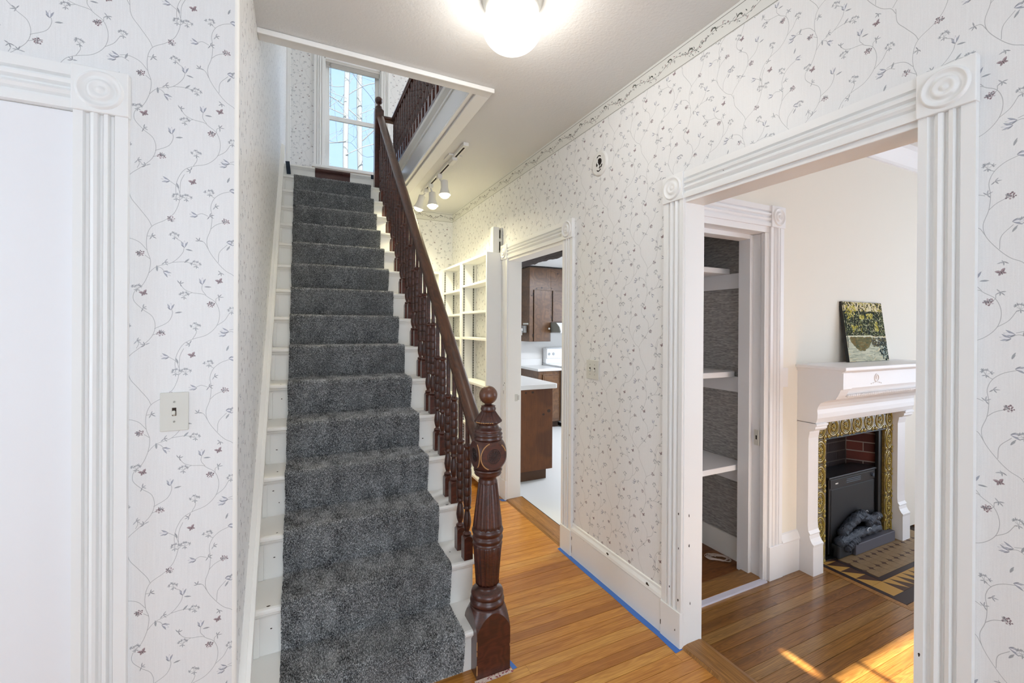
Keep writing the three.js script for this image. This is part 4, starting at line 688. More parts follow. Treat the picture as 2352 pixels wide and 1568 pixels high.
function tree(label, x, z, y0, y1, r, lean, s, mat = M.bark) {
  seed = s; const t = thing('bare_tree', label, 'tree', [x, y0, z], 'bare trees outside the upstairs window'), trunk = [], br = [];
  const P = (k) => [x + lean * k + 0.16 * Math.sin(k * 5 + s), y0 + (y1 - y0) * k, z + 0.1 * Math.cos(k * 4 + s)];
  const pts = []; for (let i = 0; i <= 8; i++) pts.push(V(...P(i / 8)));
  const tg = new THREE.TubeGeometry(new THREE.CatmullRomCurve3(pts), 40, r, 10); const p = tg.attributes.position;
  trunk.push(tg);
  for (let i = 0; i < 15; i++) {
    const k = rr(0.25, 0.98), a = P(k), side = rnd() < 0.5 ? -1 : 1, L = rr(1.2, 3.4), rise = rr(0.1, 1.0);
    const q = []; for (let j = 0; j <= 4; j++) q.push([a[0] + side * L * j / 4 * rr(0.85, 1.1), a[1] + L * rise * j / 4 + rr(-0.12, 0.12), a[2] + rr(-0.25, 0.25)]);
    br.push(tube(q, r * rr(0.1, 0.24), 14, 5));
    for (let m2 = 1; m2 < 4; m2++) { const b = q[m2]; br.push(tube([b, [b[0] + rr(-0.5, 0.5), b[1] + rr(0.2, 0.6), b[2] + rr(-0.2, 0.2)], [b[0] + rr(-0.9, 0.9), b[1] + rr(0.5, 1.3), b[2]]], r * rr(0.05, 0.1), 8, 4)); }
  }
  O('trunk', trunk, mat, t); O('branches', br, mat, t).userData.kind = 'stuff';
}
tree('pale sunlit trunk nearer the middle of the upstairs window', 1.38, -15, -1, 16, 0.085, 0.1, 21);
tree('second pale trunk just right of the middle one outside the window', 1.88, -15.6, -1, 16, 0.09, 0.05, 33);
tree('slim dark trunk outside at the lower right of the upstairs window', 1.75, -13.2, 0, 14, 0.035, 0.7, 47, M.barkDark);
tree('thin pale tree outside at the left edge of the upstairs window', 0.92, -17, -1, 15, 0.05, -0.1, 58);
{ seed = 99; tag(structure('ground', B(-40, 40, -1.4, -1.2, -60, -7), std({ color: 0x8a8068, roughness: 1 })), '', '').userData = { kind: 'structure' }; }

// ---------------------------------------------------------------- closet
{
  seed = 500;
  const shelf = (label, y, zf, r) => {
    const t = thing('closet_shelf', label, 'shelf', [2.1, y, -2.1]), th = 0.028;
    const s = new THREE.Shape(); s.moveTo(XK + 0.002, -2.418); s.lineTo(2.52, -2.418); s.lineTo(2.52, zf - r); s.quadraticCurveTo(2.52, zf, 2.52 - r, zf); s.lineTo(XK + 0.002, zf); s.closePath();
    O('shelf_board', muv(new THREE.ExtrudeGeometry(s, { depth: th, bevelEnabled: true, bevelSize: 0.003, bevelThickness: 0.003, bevelSegments: 2, curveSegments: 10 }).rotateX(Math.PI / 2).translate(0, y, 0)), M.paintCool, t);
    O('shelf_cleat', RB(2.503, 2.5215, y - th - 0.10, y - th - 0.003, -2.418, -1.85, 0.002), M.paintCool, t);
  };
  shelf('highest white shelf in the closet, seen from underneath', 1.865, -1.962, 0.02);
  shelf('middle white closet shelf just below eye level, with a rounded front corner', 1.205, -1.908, 0.05);
  shelf('lowest white closet shelf, its top in view above the floor', 0.635, -1.85, 0.04);
  const pts = []; for (let i = 0; i < 60; i++) { const a = i * 0.83; pts.push([2.44 + Math.cos(a) * (0.045 + 0.02 * Math.sin(i * 1.7)) - i * 0.0004, 0.004 + 0.004 * (1 + Math.sin(i * 2.1)), -1.965 + Math.sin(a * 1.02) * (0.05 + 0.018 * Math.cos(i * 1.3))]); }
  tag(O('string_tangle', muv(clean(tube(pts, 0.0018, 420, 5))), M.cord), 'loose tangle of pale string on the brown closet floor', 'string');
  const bag = new THREE.SphereGeometry(0.05, 24, 16), bp = bag.attributes.position; for (let i = 0; i < bp.count; i++) { const x = bp.getX(i), y = bp.getY(i), z = bp.getZ(i), k = 1 + 0.28 * Math.sin(x * 120 + y * 70) * Math.cos(z * 110 + x * 40); bp.setXYZ(i, x * k * 0.7, Math.max(-0.034, y * k * 0.8), z * k); } bag.computeVertexNormals();
  tag(O('plastic_bag', muv(clean(bag.translate(2.455, 0.032, -2.20))), M.bag), 'crumpled dark green plastic scrap on the closet floor at the door edge', 'bag');
}

// ---------------------------------------------------------------- fireplace
{
  const MX0 = 2.767, MX1 = 3.905, LX0 = 2.868, LX1 = 3.805, ZT = -1.645;
  const t = thing('fireplace', 'white wooden mantelpiece with scrolled brackets round a yellow tiled brick firebox', 'fireplace', [3.335, 0, ZP]);
  const mp = O('mantel_shelf', [RB(MX0 - 0.02, MX1 + 0.02, 1.246, 1.266, ZP, -1.402, 0.004), alongX([[ZP, 1.23], [-1.428, 1.23], [-1.424, 1.236], [-1.412, 1.242], [-1.41, 1.248], [ZP, 1.248]], MX0 - 0.008, MX1 + 0.008)], M.paintCool, t);
  // upper part: one swelling profile from lintel to shelf, with the frieze panel set back between the brackets
  const up = [[ZP, 0.915], [-1.572, 0.915], [-1.567, 0.93], [-1.562, 0.948], [-1.561, 0.975], [-1.563, 1.0], [-1.558, 1.02], [-1.545, 1.042], [-1.52, 1.058], [-1.49, 1.068], [-1.464, 1.077], [-1.452, 1.098], [-1.442, 1.122], [-1.438, 1.134], [-1.425, 1.139], [-1.424, 1.232], [ZP, 1.232]];
  const mid = [[ZP, 0.915], [-1.572, 0.915], [-1.567, 0.93], [-1.562, 0.948], [-1.561, 0.975], [-1.563, 1.0], [-1.558, 1.02], [-1.545, 1.042], [-1.52, 1.058], [-1.49, 1.068], [-1.466, 1.077], [-1.458, 1.098], [-1.452, 1.122], [-1.448, 1.134], [-1.446, 1.139], [-1.446, 1.232], [ZP, 1.232]];
  O('bracket', alongX(up, MX0, MX0 + 0.085), M.paintCool, t); O('bracket', alongX(up, MX1 - 0.085, MX1), M.paintCool, t);
  O('frieze', alongX(mid, MX0 + 0.085, MX1 - 0.085), M.paintCool, t);
  const beads = []; for (let x = MX0 + 0.098; x < MX1 - 0.095; x += 0.0215) beads.push(new THREE.SphereGeometry(0.0105, 10, 8).scale(1.15, 0.8, 0.9).rotateZ(0.6).translate(x, 1.094, -1.4515));
  O('bead_row', beads, M.paintCool, t);
  O('wreath_ornament', [new THREE.TorusGeometry(0.022, 0.004, 8, 28).translate(3.16, 1.187, -1.446), new THREE.SphereGeometry(0.008, 10, 8).scale(1, 1.6, 0.5).translate(3.16, 1.19, -1.446), ...[0, 1, 2, 3, 4, 5].map((k) => new THREE.SphereGeometry(0.006, 8, 6).scale(1.5, 0.7, 0.5).translate(3.16 + (k - 2.5) * 0.022, 1.165 - Math.abs(k - 2.5) * 0.004, -1.446))], M.paintCool, t);
  const leg = [[ZP, 0], [-1.579, 0], [-1.580, 0.17], [-1.577, 0.186], [-1.588, 0.196], [-1.598, 0.215], [-1.603, 0.234], [-1.598, 0.243], [-1.609, 0.26], [-1.612, 0.3], [-1.612, 0.82], [-1.606, 0.852], [-1.606, 0.862], [-1.585, 0.872], [-1.574, 0.885], [-1.574, 0.9], [-1.566, 0.905], [-1.566, 0.918], [ZP, 0.918]];
  O('leg', alongX(leg, MX0, LX0), M.paintCool, t); O('leg', alongX(leg, LX1, MX1), M.paintCool, t);
  for (const [x0, x1] of [[MX0 - 0.004, LX0 + 0.014], [LX1 - 0.014, MX1 + 0.004]]) O('capital', [alongX([[-1.64, 0.870], [-1.583, 0.870], [-1.571, 0.884], [-1.571, 0.897], [-1.563, 0.903], [-1.563, 0.9135], [-1.64, 0.9135]], x0, x1)], M.paintCool, t);
  // glazed tiles: five ovals across the top, one column down each side
  const tw = 0.1535, FX0 = 3.005, FX1 = 3.70;
  const relief = (x, y, w, h) => { const o = [new THREE.TorusGeometry(1, 0.09, 8, 32).scale(w * 0.36, h * 0.40, 0.03).translate(x, y, ZT + 0.006), new THREE.TorusGeometry(1, 0.06, 8, 28).scale(w * 0.27, h * 0.31, 0.03).translate(x, y, ZT + 0.006)]; for (let k = 0; k < 10; k++) { const a = k / 10 * 6.283; o.push(new THREE.SphereGeometry(1, 8, 6).scale(w * 0.085, h * 0.03, 0.0042).rotateZ(a).translate(x + Math.cos(a) * w * 0.12, y + Math.sin(a) * h * 0.14, ZT + 0.0065)); } for (const [sx, sy] of [[1, 1], [1, -1], [-1, 1], [-1, -1]]) o.push(new THREE.SphereGeometry(1, 8, 6).scale(w * 0.09, h * 0.07, 0.004).rotateZ(sx * sy * 0.8).translate(x + sx * w * 0.38, y + sy * h * 0.4, ZT + 0.006), new THREE.TorusGeometry(w * 0.06, 0.002, 6, 14).translate(x + sx * w * 0.33, y + sy * h * 0.45, ZT + 0.0065)); return o; };
  const tiles = []; const nT = 6, tx0 = LX0, wT = (FX1 + 0.001 - tx0) / nT;
  for (let k = 0; k < nT; k++) tiles.push([tx0 + k * wT, tx0 + (k + 1) * wT, 0.79, 0.916]);
  tiles.push([FX1 + 0.001, LX1, 0.79, 0.916]);
  for (let k = 0; k < 5; k++) for (const [a, b] of [[tx0, FX0], [FX1, LX1]]) tiles.push([a, b, 0.79 - (k + 1) * 0.158 + (k === 4 ? 0.002 : 0), 0.79 - k * 0.158]);
  for (const [a, b, c, d] of tiles) { const m = O('glazed_tile', RB(a + 0.0008, b - 0.0008, c + 0.0008, d - 0.0008, ZT - 0.02, ZT + 0.004, 0.003, 2, rr(0, 1), rr(0, 1)), M.tile, t); const g = relief((a + b) / 2, (c + d) / 2, b - a, d - c); O('oval_relief', g, M.tileLight, m); }
  O('slip', [B(LX0 - 0.001, LX1 + 0.001, 0, 0.006, ZT - 0.03, ZT - 0.005), RB(FX0 - 0.006, FX1 + 0.006, 0.779, 0.79, ZT - 0.02, ZT + 0.006, 0.002)], M.black, t);
  // iron frame and brick lining
  const fb = O('firebox', [B(2.96, 3.74, -0.002, 0.0, -1.95, ZT - 0.03), B(3.0, 3.72, 0.8, 0.82, -1.95, ZT - 0.03), B(3.09, 3.62, 0, 0.8, -1.86, -1.852)], M.soot, t);
  O('iron_frame', [RB(FX1 - 0.045, FX1 + 0.002, 0, 0.785, ZT - 0.034, ZT - 0.012, 0.004), RB(FX0 - 0.002, FX0 + 0.02, 0, 0.785, ZT - 0.034, ZT - 0.012, 0.004)], M.black, t);
  const course = (m, L, parent, sooty) => { // a wall of bricks in its own frame: x along, y up, face +z
    O('mortar_bed', clean(new THREE.BoxGeometry(L, 0.8, 0.02).translate(L / 2, 0.4, -0.0125).applyMatrix4(m)), sooty ? std({ color: 0x4a4342, roughness: 0.95 }) : M.mortar, parent);
    for (let r = 0; r < 12; r++) { const y = r * 0.067; let x = r % 2 ? -0.1 : 0; for (; x < L - 0.01; x += 0.2) { const a = Math.max(0.003, x + 0.003), b = Math.min(L - 0.003, x + 0.197); if (b - a < 0.03) continue; O('brick', clean(new RoundedBoxGeometry(b - a, 0.059, 0.02, 1, 0.002).translate((a + b) / 2, y + 0.034, -0.0105 + rr(0, 0.0015)).applyMatrix4(m)), sooty ? M.brickSoot : M.brick[Math.floor(rnd() * 4)], parent); } }
  };
  M.brickSoot = std({ color: 0x2a2022, roughness: 0.95, bumpMap: lumpy, bumpScale: 0.003 });
  course(new THREE.Matrix4().makeTranslation(3.09, 0, -1.832), 0.51, fb, true);
  { const ax = V(3.695 - 3.595, 0, -1.672 + 1.832), L = ax.length(); ax.normalize(); const m = new THREE.Matrix4().makeBasis(ax, V(0, 1, 0), V(0, 0, 0).crossVectors(ax, V(0, 1, 0))).setPosition(3.595, 0, -1.832); course(m, L, fb, false); }
  { const ax = V(3.095 - 3.0, 0, -1.832 + 1.672), L = ax.length(); ax.normalize(); const m = new THREE.Matrix4().makeBasis(ax, V(0, 1, 0), V(0, 0, 0).crossVectors(ax, V(0, 1, 0))).setPosition(3.0, 0, -1.672); course(m, L, fb, true); }
}
{
  const t = thing('electric_heater', 'black electric heater box standing inside the firebox behind the logs', 'heater', [3.38, 0, -1.7]), x0 = 3.10, x1 = 3.655, z = -1.676;
  O('heater_body', [RB(x0, x1, 0.012, 0.50, -1.80, z, 0.006), RB(x0 - 0.012, x1 + 0.03, 0.50, 0.515, -1.81, z + 0.008, 0.004)], M.heaterBlack, t);
  O('front_glass', RB(x0 + 0.02, x1 - 0.02, 0.04, 0.43, z - 0.002, z + 0.003, 0.002), std({ color: 0x1b1c20, roughness: 0.5 }), t);
  O('control_strip', RB(x0 + 0.01, x1 - 0.01, 0.44, 0.497, z - 0.002, z + 0.004, 0.002), M.heaterBlack, t);
  for (let k = 0; k < 3; k++) O('vent_louver', RB(x0 + 0.19, x0 + 0.36, 0.455 + k * 0.011, 0.459 + k * 0.011, z + 0.003, z + 0.007, 0.001), std({ color: 0x4c5868, roughness: 0.4 }), t);
  O('badge', RB(x0 + 0.065, x0 + 0.095, 0.463, 0.471, z + 0.003, z + 0.0055, 0.001), M.plastic, t);
  O('control_knob', muv(CYL(0.012, 0.013, 0.012, 18).rotateX(Math.PI / 2).translate(x1 - 0.05, 0.47, z + 0.008)), std({ color: 0x3c4656, roughness: 0.4 }), t);
}
{
  const t = thing('imitation_logs', 'blue-black imitation log pile on a grey block in front of the heater', 'logs', [3.45, 0, -1.63]);
  O('ember_tray', [RB(3.275, 3.765, 0.002, 0.072, -1.668, -1.605, 0.004)], M.logTray, t);
  O('log_bed', [RB(3.11, 3.66, 0.002, 0.07, -1.674, -1.64, 0.01), RB(3.11, 3.30, 0.002, 0.09, -1.672, -1.62, 0.012)], std({ color: 0x15181e, roughness: 0.6 }), t);
  const log = (a, b, r, s) => { const c = new THREE.CatmullRomCurve3([V(...a), V((a[0] + b[0]) / 2, (a[1] + b[1]) / 2 + 0.012, (a[2] + b[2]) / 2), V(...b)]), g = new THREE.TubeGeometry(c, 30, r, 16), p = g.attributes.position, n = g.attributes.normal; for (let i = 0; i < p.count; i++) { const k = Math.sin(p.getX(i) * 90 + s) * Math.cos(p.getY(i) * 140 + s * 2) * 0.006 + Math.sin(p.getX(i) * 260 + p.getY(i) * 200) * 0.0025; p.setXYZ(i, p.getX(i) + n.getX(i) * k, p.getY(i) + n.getY(i) * k, p.getZ(i) + n.getZ(i) * k * 0.5); } g.computeVertexNormals(); return [g, new THREE.SphereGeometry(r * 0.98, 14, 10).translate(...a), new THREE.SphereGeometry(r * 0.98, 14, 10).translate(...b)].map((q) => { const u = q.attributes.uv; for (let i = 0; i < u.count; i++) u.setXY(i, u.getX(i) * 0.4, u.getY(i) * 0.18); return clean(q); }); };
  O('log', log([3.14, 0.105, -1.635], [3.60, 0.115, -1.638], 0.03, 1), M.log, t);
  O('log', log([3.20, 0.15, -1.648], [3.43, 0.235, -1.645], 0.03, 2), M.log, t);
  O('log', log([3.42, 0.21, -1.648], [3.60, 0.14, -1.642], 0.028, 3), M.log, t);
  O('log', log([3.47, 0.165, -1.63], [3.64, 0.185, -1.648], 0.024, 4), M.log, t);
  O('log', log([3.20, 0.06, -1.622], [3.30, 0.1, -1.615], 0.026, 5), M.log, t);
  O('ash_fleck', [new THREE.TorusGeometry(0.014, 0.003, 6, 16, 4).scale(1.5, 0.8, 1).translate(3.43, 0.145, -1.604), new THREE.TorusGeometry(0.012, 0.002, 6, 14, 2.5).translate(3.43, 0.255, -1.618), new THREE.TorusGeometry(0.012, 0.0018, 6, 14, 3).translate(3.57, 0.19, -1.612)], std({ color: 0xb8c0cc, roughness: 0.6 }), t);
}
// hearth of inlaid pieces
{
  const h = thing('hearth', 'flat hearth of inlaid tan, yellow and dark pieces in star and triangle patterns', 'hearth', [3.4, 0, -1.4]), X0 = 2.905, X1 = 4.15, Z0 = -1.66, Z1h = -1.165;
  O('hearth_bed', B(X0, X1, -0.012, -0.0035, Z0, Z1h), M.subfloor, h);
  const piece = (n, pts, mat, up = 0.001) => O(n, muv(new THREE.ExtrudeGeometry(shapeOf(pts.map(([x, z]) => [x, -z])), { depth: 0.004 + up, bevelEnabled: false }).rotateX(-Math.PI / 2).translate(0, -0.0035, 0), rr(0, 1), rr(0, 1)), mat, h);
  piece('frame_strip', [[X0 + 0.001, Z1h - 0.001], [X0 + 0.036, Z1h - 0.036], [X0 + 0.036, Z0], [X0 + 0.001, Z0]], M.saddle);
  piece('frame_strip', [[X0 + 0.001, Z1h], [X1, Z1h], [X1, Z1h - 0.035], [X0 + 0.036, Z1h - 0.035]], M.saddle);
  const bx = X0 + 0.038, bz = Z1h - 0.037;
  piece('border_band', [[bx, bz], [bx + 0.032, bz - 0.07], [bx + 0.032, Z0], [bx, Z0]], M.tileDark); piece('border_band', [[bx, bz], [X1, bz], [X1, bz - 0.07], [bx + 0.032, bz - 0.07]], M.tileDark);
  const ix = 3.092, iz = -1.378;   // inner dark line
  piece('border_band', [[ix - 0.006, iz], [ix + 0.02, iz - 0.03], [ix + 0.02, Z0], [ix - 0.006, Z0]], M.tileDark); piece('border_band', [[ix - 0.006, iz], [X1, iz], [X1, iz - 0.03], [ix + 0.02, iz - 0.03]], M.tileDark);
  const xa = bx + 0.033, za = bz - 0.071;
  for (let k = 0; k < 6; k++) { const a = iz - k * 0.082, b = a - 0.082; if (a < Z0 + 0.02) break; piece('triangle_piece', [[xa, a], [ix - 0.008, a], [xa, Math.max(b, Z0)]], M.tileYellow); piece('triangle_piece', [[ix - 0.008, a - 0.001], [ix - 0.008, Math.max(b, Z0)], [xa + 0.001, Math.max(b, Z0)]], M.tileBrown); }
  piece('corner_piece', [[xa, za], [ix - 0.008, za], [ix - 0.008, iz + 0.001], [xa, iz + 0.001]], M.tileYellow, 0.0006);
  for (let k = 0; k < 14; k++) { const a = ix - 0.008 + k * 0.0715, b = Math.min(X1, a + 0.0715); piece('triangle_piece', [[a, za], [a, iz + 0.001], [b, za]], M.tileBrown); piece('triangle_piece', [[a + 0.001, iz + 0.001], [b, za - 0.001], [b, iz + 0.001]], M.tileYellow); }
  const px = 0.0735, pz = 0.088, sx0 = 3.195 - px, sz0 = -1.482;
  const stars = []; for (let i = 0; i < 13; i++) for (let j = -1; j < 4; j++) { const x = sx0 + i * px, z = sz0 - j * pz; if (z > iz - 0.035 || z < Z0 || x > X1 - 0.02) continue; stars.push([x, z]); }
  for (let i = 0; i < 13; i++) for (let j = -1; j < 3; j++) { const a = Math.max(ix + 0.021, sx0 + i * px), b = sx0 + (i + 1) * px, c = Math.min(iz - 0.031, sz0 - j * pz), d = Math.max(Z0, sz0 - (j + 1) * pz); if (b - a < 0.01 || c - d < 0.01 || b > X1) continue; piece('tan_piece', [[a + 0.0006, c - 0.0006], [b - 0.0006, c - 0.0006], [b - 0.0006, d + 0.0006], [a + 0.0006, d + 0.0006]], M.tileTan, 0.0005); }
  for (const [x, z] of stars) { const s = new THREE.Shape(), w = 0.021, d = 0.024; s.moveTo(x + w, -z); s.quadraticCurveTo(x + 0.004, -z + 0.004, x, -z + d); s.quadraticCurveTo(x - 0.004, -z + 0.004, x - w, -z); s.quadraticCurveTo(x - 0.004, -z - 0.004, x, -z - d); s.quadraticCurveTo(x + 0.004, -z - 0.004, x + w, -z); O('star_piece', muv(new THREE.ExtrudeGeometry(s, { depth: 0.0012, bevelEnabled: false, curveSegments: 4 }).rotateX(-Math.PI / 2).translate(0, 0.0006, 0)), M.tileBrown, h); }
}
// painting leaning on the mantel: trees over a pond
{
  const c = document.createElement('canvas'); c.width = 512; c.height = 428; const g = c.getContext('2d'); let q = 17; const r = () => { q = (q * 16807) % 2147483647; return q / 2147483647; };
  g.fillStyle = '#d9cfae'; g.fillRect(0, 0, 512, 428);
  const dab = (x, y, w, h, col, a) => { g.save(); g.translate(x, y); g.rotate(a || 0); g.beginPath(); g.ellipse(0, 0, w, h, 0, 0, 7); g.fillStyle = col; g.fill(); g.restore(); };
  for (let i = 0; i < 420; i++) dab(r() * 512, r() * 74, 4 + r() * 11, 2 + r() * 6, ['#2c2a20', '#cfc08e', '#e6dcbc', '#4a4a2e', '#b0a458', '#e2d6ae'][Math.floor(r() * 6)], r() * 3);
  for (let i = 0; i < 2600; i++) dab(r() * 512, 68 + r() * 177, 3 + r() * 9, 2 + r() * 4, ['#1c241c', '#232c20', '#303a24', '#3c4428', '#161b17', '#5a5a2c', '#26302c'][Math.floor(r() * 7)], r() * 3);
  for (const [x, y, w, h] of [[70, 70, 50, 50], [150, 190, 70, 26], [330, 100, 40, 18], [225, 110, 28, 16], [400, 180, 22, 34], [120, 60, 40, 30]]) for (let i = 0; i < 40; i++) dab(x + (r() - 0.5) * w * 2, y + (r() - 0.5) * h * 2, 3 + r() * 8, 2 + r() * 5, ['#c8b954', '#b3a544', '#d8cf84', '#94903c'][Math.floor(r() * 4)], r() * 3);
  for (let i = 0; i < 260; i++) dab(r() * 512, 90 + r() * 150, 2 + r() * 5, 1.5 + r() * 2, ['#c9cfae', '#8f9a6c', '#aab387'][i % 3], r());
  g.fillStyle = '#e3e2cc'; g.fillRect(0, 243, 330, 12);
  const wat = ['#c9cbb6', '#b9bda8', '#d6d6c0', '#a9ad9a']; for (let i = 0; i < 500; i++) dab(r() * 512, 255 + r() * 175, 14 + r() * 26, 3 + r() * 6, wat[Math.floor(r() * 4)], 0);
  for (let i = 0; i < 700; i++) { const x = 60 + r() * 240, m = 60 * Math.sin((x - 60) / 240 * 3.1); dab(x, 258 + r() * (20 + m * 1.2), 8 + r() * 18, 3 + r() * 6, ['#6f6a48', '#837a52', '#5d6046', '#7a6840'][Math.floor(r() * 4)], 0); }
  for (let i = 0; i < 160; i++) dab(320 + r() * 192, 262 + r() * 60, 6 + r() * 14, 2 + r() * 4, ['#5b543a', '#4a4a3c', '#7b7450', '#3d3f44'][Math.floor(r() * 4)], 0);
  for (let i = 0; i < 200; i++) { const a = r() * 6.3, d = r(); dab(470 + Math.cos(a) * 70 * d, 335 + Math.sin(a) * 70 * d + 20, 3 + r() * 9, 2 + r() * 5, ['#1e2a2e', '#2c3a38', '#22302a', '#93a39c'][Math.floor(r() * 4)], r() * 3); }
  g.strokeStyle = '#1a2020'; g.lineWidth = 7; g.beginPath(); g.moveTo(8, 0); g.quadraticCurveTo(22, 90, 10, 330); g.stroke(); g.lineWidth = 4; g.beginPath(); g.moveTo(15, 80); g.quadraticCurveTo(60, 40, 80, 0); g.stroke();
  const w = 0.485, hh = 0.402, tilt = Math.atan2(0.052, hh), t = thing('painting', 'unframed painting of leafy trees over a pond leaning on the mantel shelf', 'painting', [3.447, 1.267, -1.614]);
  const m = new THREE.Matrix4().makeRotationX(-tilt).setPosition(3.447, 1.267, -1.614);
  O('canvas_board', clean(new THREE.BoxGeometry(w, hh, 0.018).translate(0, hh / 2, -0.010).applyMatrix4(m)), M.frameDark, t);
  const tex = new THREE.CanvasTexture(c); tex.colorSpace = THREE.SRGBColorSpace;
  O('picture_face', clean(new THREE.BoxGeometry(w - 0.004, hh - 0.004, 0.001).translate(0, hh / 2, -0.0005).applyMatrix4(m)), phy({ map: tex, roughness: 0.85, specularIntensity: 0.35 }), t);
}

// ---------------------------------------------------------------- kitchen seen through the doorway
{
  const kz = -3.72, t = thing('kitchen_island', 'brown knotty pine counter end with a white top just inside the kitchen', 'counter', [2.0, 0, -4.2]);
  O('end_panel', RB(XK + 0.01, 2.238, 0.098, 0.886, -5.0, kz, 0.003, 2, 0.1, 0.2), M.pine, t);
  O('toe_kick', B(XK + 0.01, 2.183, 0, 0.098, -5.0, kz - 0.03), std({ color: 0x4c3018, roughness: 0.6 }), t);
  const s = new THREE.Shape(); s.moveTo(XK + 0.005, -5.0); s.lineTo(2.268, -5.0); s.lineTo(2.268, kz + 0.012); s.quadraticCurveTo(2.268, kz + 0.045, 2.235, kz + 0.045); s.lineTo(XK + 0.005, kz + 0.045); s.closePath();
  O('counter_top', muv(new THREE.ExtrudeGeometry(s, { depth: 0.036, bevelEnabled: true, bevelSize: 0.003, bevelThickness: 0.004, bevelSegments: 2 }).rotateX(Math.PI / 2).translate(0, 0.930, 0)), M.counter, t);
  O('drawer_knob', muv(clean(new THREE.SphereGeometry(0.013, 14, 10).translate(2.262, 0.866, -3.79))), M.plastic, t);
  O('knot', [[1.94, 0.855, 0.011], [2.015, 0.856, 0.014], [2.135, 0.635, 0.013], [2.195, 0.665, 0.02]].map(([x, y, r]) => muv(CYL(r, r, 0.0012, 16).scale(1, 1, 0.8).rotateX(Math.PI / 2).rotateZ(0.4 * 0).translate(x, y, kz + 0.0002))), M.knot, t);
}
{
  const z = -5.87, t = thing('upper_cabinet', 'brown pine wall cabinet with plain doors above the far kitchen counter', 'cabinet', [3.5, 1.266, -6.03]);
  O('cabinet_box', [RB(3.115, 3.487, 1.266, 2.395, -6.198, z, 0.002, 1, 0.3, 0.1), RB(3.487, 4.3, 1.562, 2.395, -6.198, z, 0.002, 1, 0.3, 0.1)], M.pineUpper, t);
  O('crown_strip', [RB(3.10, 4.32, 2.392, 2.402, -6.19, z + 0.012, 0.002)], std({ color: 0x3b2a1c, roughness: 0.6 }), t);
  const d1 = O('cabinet_door', RB(3.184, 3.462, 1.274, 2.052, z, z + 0.018, 0.004, 2, 0.7, 0.3), M.pineUpper, t);
  const d2 = O('cabinet_door', RB(3.515, 3.8, 1.575, 2.052, z, z + 0.018, 0.004, 2, 0.2, 0.6), M.pineUpper, t);
  O('door_shadow_gap', [B(3.178, 3.184, 1.27, 2.056, z, z + 0.002), B(3.508, 3.515, 1.57, 2.056, z, z + 0.002)], M.hole, t);
  for (const [d, x, ys] of [[d1, 3.179, [1.985, 1.36]], [d2, 3.511, [1.985, 1.63]]]) for (const y of ys) O('hinge', [RB(x - 0.008, x + 0.006, y - 0.022, y + 0.022, z, z + 0.008, 0.002)], M.black, d);
  O('door_knob', muv(clean(new THREE.SphereGeometry(0.015, 14, 10).translate(3.44, 1.465, z + 0.036))), M.plastic, d1);
  O('knot', [[3.235, 2.075, 0.012], [3.325, 2.09, 0.014], [3.5, 2.085, 0.01], [3.61, 2.32, 0.014], [3.15, 1.965, 0.011]].map(([x, y, r]) => muv(CYL(r, r, 0.001, 14).rotateX(Math.PI / 2).translate(x, y, z + 0.0006))), M.knot, t);
}
{
  const z = -5.60, t = thing('base_cabinet', 'brown pine base cabinet with white counter beside the range', 'cabinet', [3.3, 0, -5.9]);
  O('cabinet_box', RB(3.122, 3.508, 0.09, 0.842, -6.195, z, 0.002, 1, 0.5, 0.4), M.pineUpper, t);
  O('toe_kick', B(3.14, 3.49, 0, 0.09, -6.195, z - 0.05), M.knot, t);
  const d = O('cabinet_door', RB(3.19, 3.47, 0.12, 0.79, z, z + 0.018, 0.004, 2, 0.2, 0.1), M.pineUpper, t);
  O('raised_panel', RB(3.215, 3.445, 0.15, 0.765, z + 0.016, z + 0.024, 0.006), M.pineUpper, d);
  O('counter_top', [RB(3.105, 3.518, 0.842, 0.878, -6.195, z + 0.024, 0.004), RB(3.105, 3.518, 0.87, 0.98, -6.198, -6.18, 0.003)], M.counter, t);
}
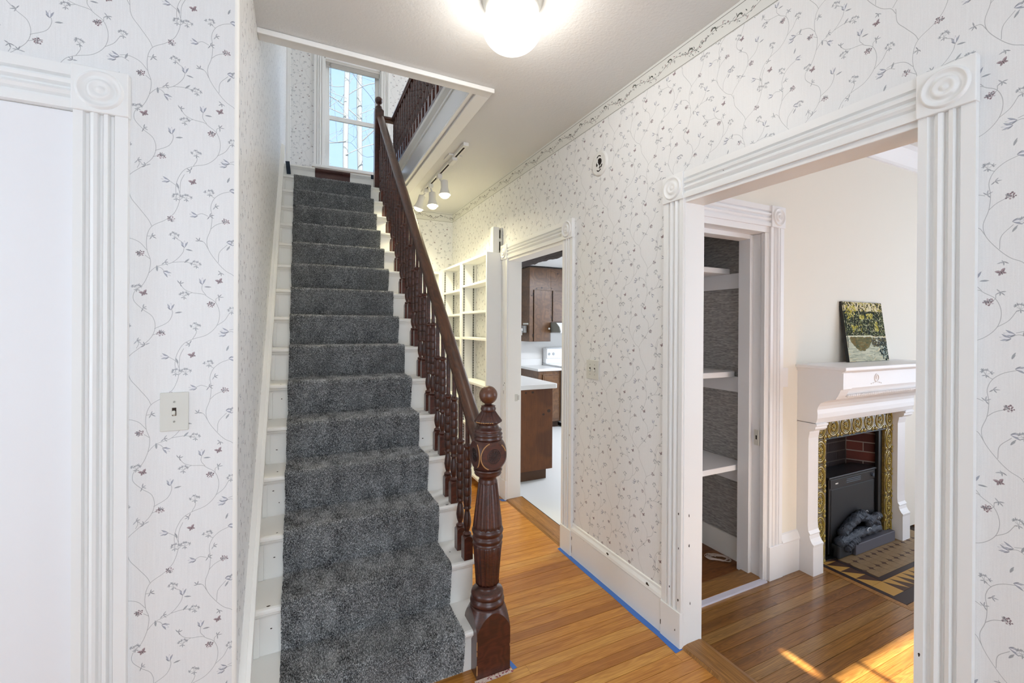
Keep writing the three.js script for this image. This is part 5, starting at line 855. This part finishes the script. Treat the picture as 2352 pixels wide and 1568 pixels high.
{
  const z0 = -5.55, t = thing('kitchen_range', 'white electric range with a tall knobbed control panel at the back', 'range', [3.9, 0, -5.85]);
  O('range_body', RB(3.527, 4.28, 0.05, 0.885, -6.18, z0, 0.006), M.enamel, t);
  O('range_base', B(3.54, 4.26, 0, 0.05, -6.15, z0 - 0.04), M.black, t);
  O('oven_door', RB(3.53, 4.275, 0.22, 0.83, z0, z0 + 0.03, 0.008), M.enamel, t);
  O('cooktop', RB(3.522, 4.285, 0.885, 0.905, -6.18, z0 + 0.02, 0.006), M.enamel, t);
  O('control_panel', [RB(3.53, 4.28, 0.90, 1.16, -6.19, -6.09, 0.02)], M.enamel, t);
  O('panel_face', RB(3.54, 4.27, 0.985, 1.145, -6.095, -6.075, 0.012), M.enamel, t);
  for (const x of [3.585, 3.668, 4.1, 4.18]) O('burner_knob', [muv(CYL(0.021, 0.024, 0.02, 20).rotateX(Math.PI / 2).translate(x, 1.06, -6.066)), RB(x - 0.004, x + 0.004, 1.042, 1.078, -6.062, -6.046, 0.002)], std({ color: 0xd5dade, roughness: 0.3 }), t);
  O('display_window', RB(3.86, 4.02, 1.04, 1.09, -6.077, -6.071, 0.002), M.black, t);
  O('side_trim', RB(3.521, 3.530, 0.05, 0.84, -5.57, z0 + 0.02, 0.002), M.steelGrey, t);
}
{
  const t = thing('range_hood', 'white range hood with a grey slanted end under the upper cabinets', 'range hood', [3.85, 1.4, -5.8]);
  const p = [[-6.19, 1.40], [-5.60, 1.40], [-5.58, 1.42], [-5.62, 1.49], [-5.72, 1.555], [-6.19, 1.56]];
  O('hood_shell', alongX(p, 3.497, 4.28), M.enamel, t);
  O('hood_end', alongX([[-6.1, 1.41], [-5.60, 1.41], [-5.62, 1.485], [-5.72, 1.56], [-6.1, 1.56]], 3.489, 3.497), std({ color: 0x8f9089, roughness: 0.45 }), t);
}
{
  const t = thing('wall_bracket', 'small grey and white bracket gadget on the dark side of the kitchen cabinet', 'gadget', [3.09, 1.44, -5.98]);
  O('mount_strip', RB(3.098, 3.114, 1.525, 1.548, -6.05, -5.9, 0.002), M.ivory, t);
  O('gadget_body', [RB(3.06, 3.112, 1.40, 1.51, -6.02, -5.94, 0.008)], M.steelGrey, t);
  O('gadget_plate', [RB(3.03, 3.06, 1.43, 1.47, -6.04, -5.97, 0.004), RB(3.04, 3.062, 1.36, 1.44, -6.05, -6.0, 0.004)], M.plastic, t);
}
tag(O('ceiling_beam', (() => { const g = new THREE.BoxGeometry(0.17, 0.16, 2.9, 4, 4, 80).translate(1.90, 2.158, -4.4), p = g.attributes.position; for (let i = 0; i < p.count; i++) { const y = p.getY(i), z = p.getZ(i); if (y < 2.12) p.setY(i, y + 0.006 * Math.sin(z * 11) * Math.sin(z * 23 + p.getX(i) * 40) + 0.002 * Math.sin(z * 61)); } g.computeVertexNormals(); return muv(g, 0, 0, true); })(), M.beam), 'rough dark wooden beam under the kitchen ceiling inside the doorway', 'beam');
tag(O('beam_soffit', B(XK, 1.99, 2.24, 2.42, -5.85, -2.95), M.ceilingWhite), 'white box above the rough kitchen beam', 'soffit').userData.kind = 'structure';
structure('trim_kitchen_side', RB(XK, XK + 0.02, KH, KH + 0.1, K0 - 0.1, K1 + 0.02, 0.002), M.paint);

renderer.render(scene, camera);
